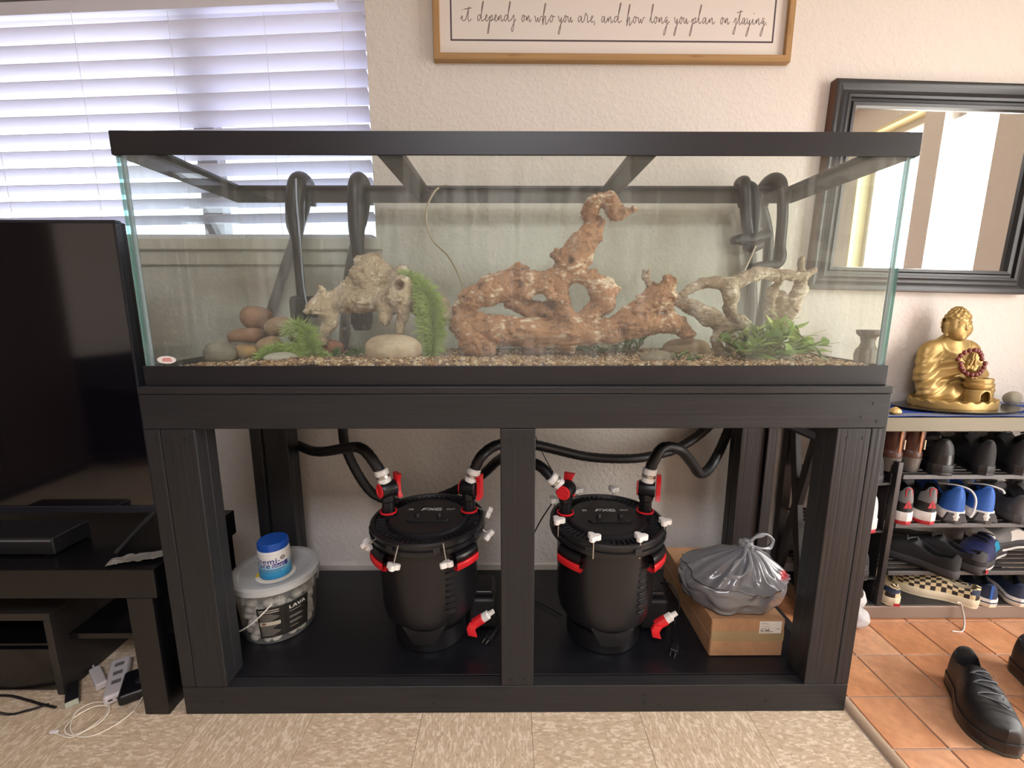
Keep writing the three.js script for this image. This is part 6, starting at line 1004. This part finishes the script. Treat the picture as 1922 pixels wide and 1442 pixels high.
// sign lettering: a thin hand drawn script, glyphs as strokes in x-heights
const script = {
  i: [0.75, [[0, 0.3], [0.25, 1], [0.2, 0.3], [0.4, 0], [0.75, 0.35]], [[0.3, 1.5], [0.32, 1.56]]], t: [0.75, [[0, 0.3], [0.42, 1.7], [0.5, 2.1], [0.32, 0.8], [0.35, 0.1], [0.55, 0.02], [0.8, 0.35]], [[-0.2, 1.62], [0.25, 1.72], [0.85, 1.8]]],
  d: [1.45, [[0.75, 0.9], [0.4, 1], [0.1, 0.5], [0.3, 0], [0.7, 0.5], [1.15, 2.1], [1.3, 2.7], [1.12, 2.7], [0.9, 1.6], [0.8, 0.4], [0.98, 0], [1.45, 0.35]]], e: [0.7, [[0, 0.3], [0.4, 0.55], [0.5, 0.9], [0.32, 1], [0.14, 0.5], [0.32, 0], [0.7, 0.3]]],
  p: [1.0, [[0, 0.3], [0.35, 1.1], [0.2, -0.4], [0.0, -1.6], [-0.22, -1.5], [-0.05, -0.8], [0.35, 0.6], [0.68, 1], [0.78, 0.5], [0.5, 0.02], [0.35, 0.2], [1.0, 0.3]]], n: [1.1, [[0, 0.3], [0.22, 1], [0.18, 0], [0.45, 0.85], [0.65, 0.9], [0.66, 0.2], [0.82, 0], [1.1, 0.35]]],
  s: [0.8, [[0, 0.3], [0.45, 1.1], [0.5, 0.6], [0.45, -0.6], [0.2, -1.4], [-0.05, -1.0], [0.3, -0.3], [0.8, 0.35]]], o: [0.95, [[0.45, 1], [0.15, 0.75], [0.14, 0.2], [0.4, 0], [0.65, 0.45], [0.5, 0.97], [0.58, 0.8], [0.95, 0.8]]],
  w: [1.3, [[0, 0.8], [0.12, 0.9], [0.16, 0.2], [0.36, 0], [0.58, 0.8], [0.6, 0.2], [0.8, 0], [1.02, 0.85], [1.3, 0.8]]], h: [1.1, [[0, 0.3], [0.5, 2.1], [0.55, 2.6], [0.35, 2.4], [0.15, 1], [0.0, -0.7], [0.3, 0.8], [0.55, 0.9], [0.5, -0.1], [0.62, -0.35], [1.1, 0.4]]],
  y: [1.0, [[0, 0.9], [0.14, 0.2], [0.4, 0.1], [0.66, 0.95], [0.5, -0.6], [0.2, -1.6], [-0.05, -1.4], [0.4, -0.3], [1.0, 0.35]]], u: [1.05, [[0, 0.9], [0.14, 0.15], [0.38, 0.05], [0.64, 0.95], [0.64, 0.2], [0.8, 0], [1.05, 0.35]]],
  a: [1.1, [[0.66, 0.85], [0.4, 1], [0.12, 0.5], [0.3, 0], [0.58, 0.5], [0.7, 0.95], [0.68, 0.2], [0.84, 0], [1.1, 0.35]]], r: [0.85, [[0, 0.3], [0.2, 1.5], [0.28, 1.1], [0.55, 1.0], [0.45, 0.3], [0.58, 0], [0.85, 0.3]]],
  l: [0.75, [[0, 0.3], [0.5, 1.9], [0.6, 2.6], [0.4, 2.6], [0.2, 0.8], [0.36, 0], [0.75, 0.35]]], g: [1.05, [[0.64, 0.85], [0.4, 1], [0.12, 0.5], [0.3, 0.05], [0.65, 0.9], [0.52, -0.7], [0.2, -1.6], [-0.02, -1.3], [0.4, -0.3], [1.05, 0.35]]],
  ',': [0.3, [[0.1, 0.1], [0.02, -0.25]]], '.': [0.3, [[0.08, 0.06], [0.1, 0.02]]],
};
function write(g, word, x0, x1, base, xh) {
  let adv = 0; for (const ch of word) adv += script[ch][0]; const kx = ((x1 - x0) / adv) * 0.955; let x = x0;
  for (const ch of word) { const [w, ...st] = script[ch]; for (const p of st) { const q = p.map(([a, b]) => [x + a * kx, base - b * xh]); g.beginPath(); g.moveTo(...q[0]); for (let i = 1; i + 1 < q.length; i++) g.quadraticCurveTo(q[i][0], q[i][1], (q[i][0] + q[i + 1][0]) / 2, (q[i][1] + q[i + 1][1]) / 2); g.lineTo(...q[q.length - 1]); g.stroke(); } x += w * kx; }
}
{
  const w = 1.195, h = 0.40, t = thing('framed_sign', 'white sign with thin script lettering in a light wooden frame', 'sign', [0.327, 1.938 + h / 2, ZB]); t.rotation.z = -0.0035;
  const pine = texture(256, 256, (u, v) => { const a = tfbm(u, v, 2, 3, 9, 24), k = tnoise(u * 6, v * 3, 6, 5, 3); let c = mix3([0.60, 0.455, 0.28], [0.70, 0.555, 0.37], a); return mix3(c, [0.45, 0.28, 0.14], sstep(0.82, 0.95, k) * 0.7); }, { srgb: true, repeat: [1.6, 8] });
  mitred(t, 'frame_side', w, h, [[0.001, 0], [0, 0.003], [0, 0.026], [0.002, 0.028], [0.02, 0.028], [0.021, 0.026], [0.021, 0.012]], M(0xffffff, 0.55, { map: pine }));
  // drawn at 1600 px per 1.153 m: the lower line of the text and its border
  const S = 1600 / 1.153, art = canvasTexture(1600, 512, (g) => {
    g.fillStyle = '#dcd3cc'; g.fillRect(0, 0, 1600, 512); g.strokeStyle = '#463a40'; g.lineWidth = 7; g.strokeRect(52, 52, 1494, 398);
    g.strokeStyle = '#6a5a55'; g.lineWidth = 3.2; g.lineCap = g.lineJoin = 'round';
    const X = (z) => 52 + (z - 45) * (1494 / 1825), bl = (z) => 374 + (z - 100) * 0.0036;
    for (const [wd, a, b] of [['it', 100, 160], ['depends', 190, 420], ['on', 440, 500], ['who', 515, 635], ['you', 650, 735], ['are,', 755, 868], ['and', 888, 1012], ['how', 1035, 1142], ['long', 1165, 1282], ['you', 1305, 1388], ['plan', 1400, 1540], ['on', 1563, 1620], ['staying.', 1640, 1842]]) write(g, wd, X(a), X(b), bl(a), 31);
  });
  put('sign_board', new THREE.BoxGeometry(1.153, 1.153 * 512 / 1600, 0.01).translate(0, 0.5 * 1.153 * 512 / 1600 - h / 2 + 0.021, 0.007), [0, 1, 2, 3, 4, 5].map((i) => (i === 4 ? M(0xffffff, 0.6, { map: art }) : M(0xdcd3cc, 0.6))), t);
}

renderer.render(scene, camera);
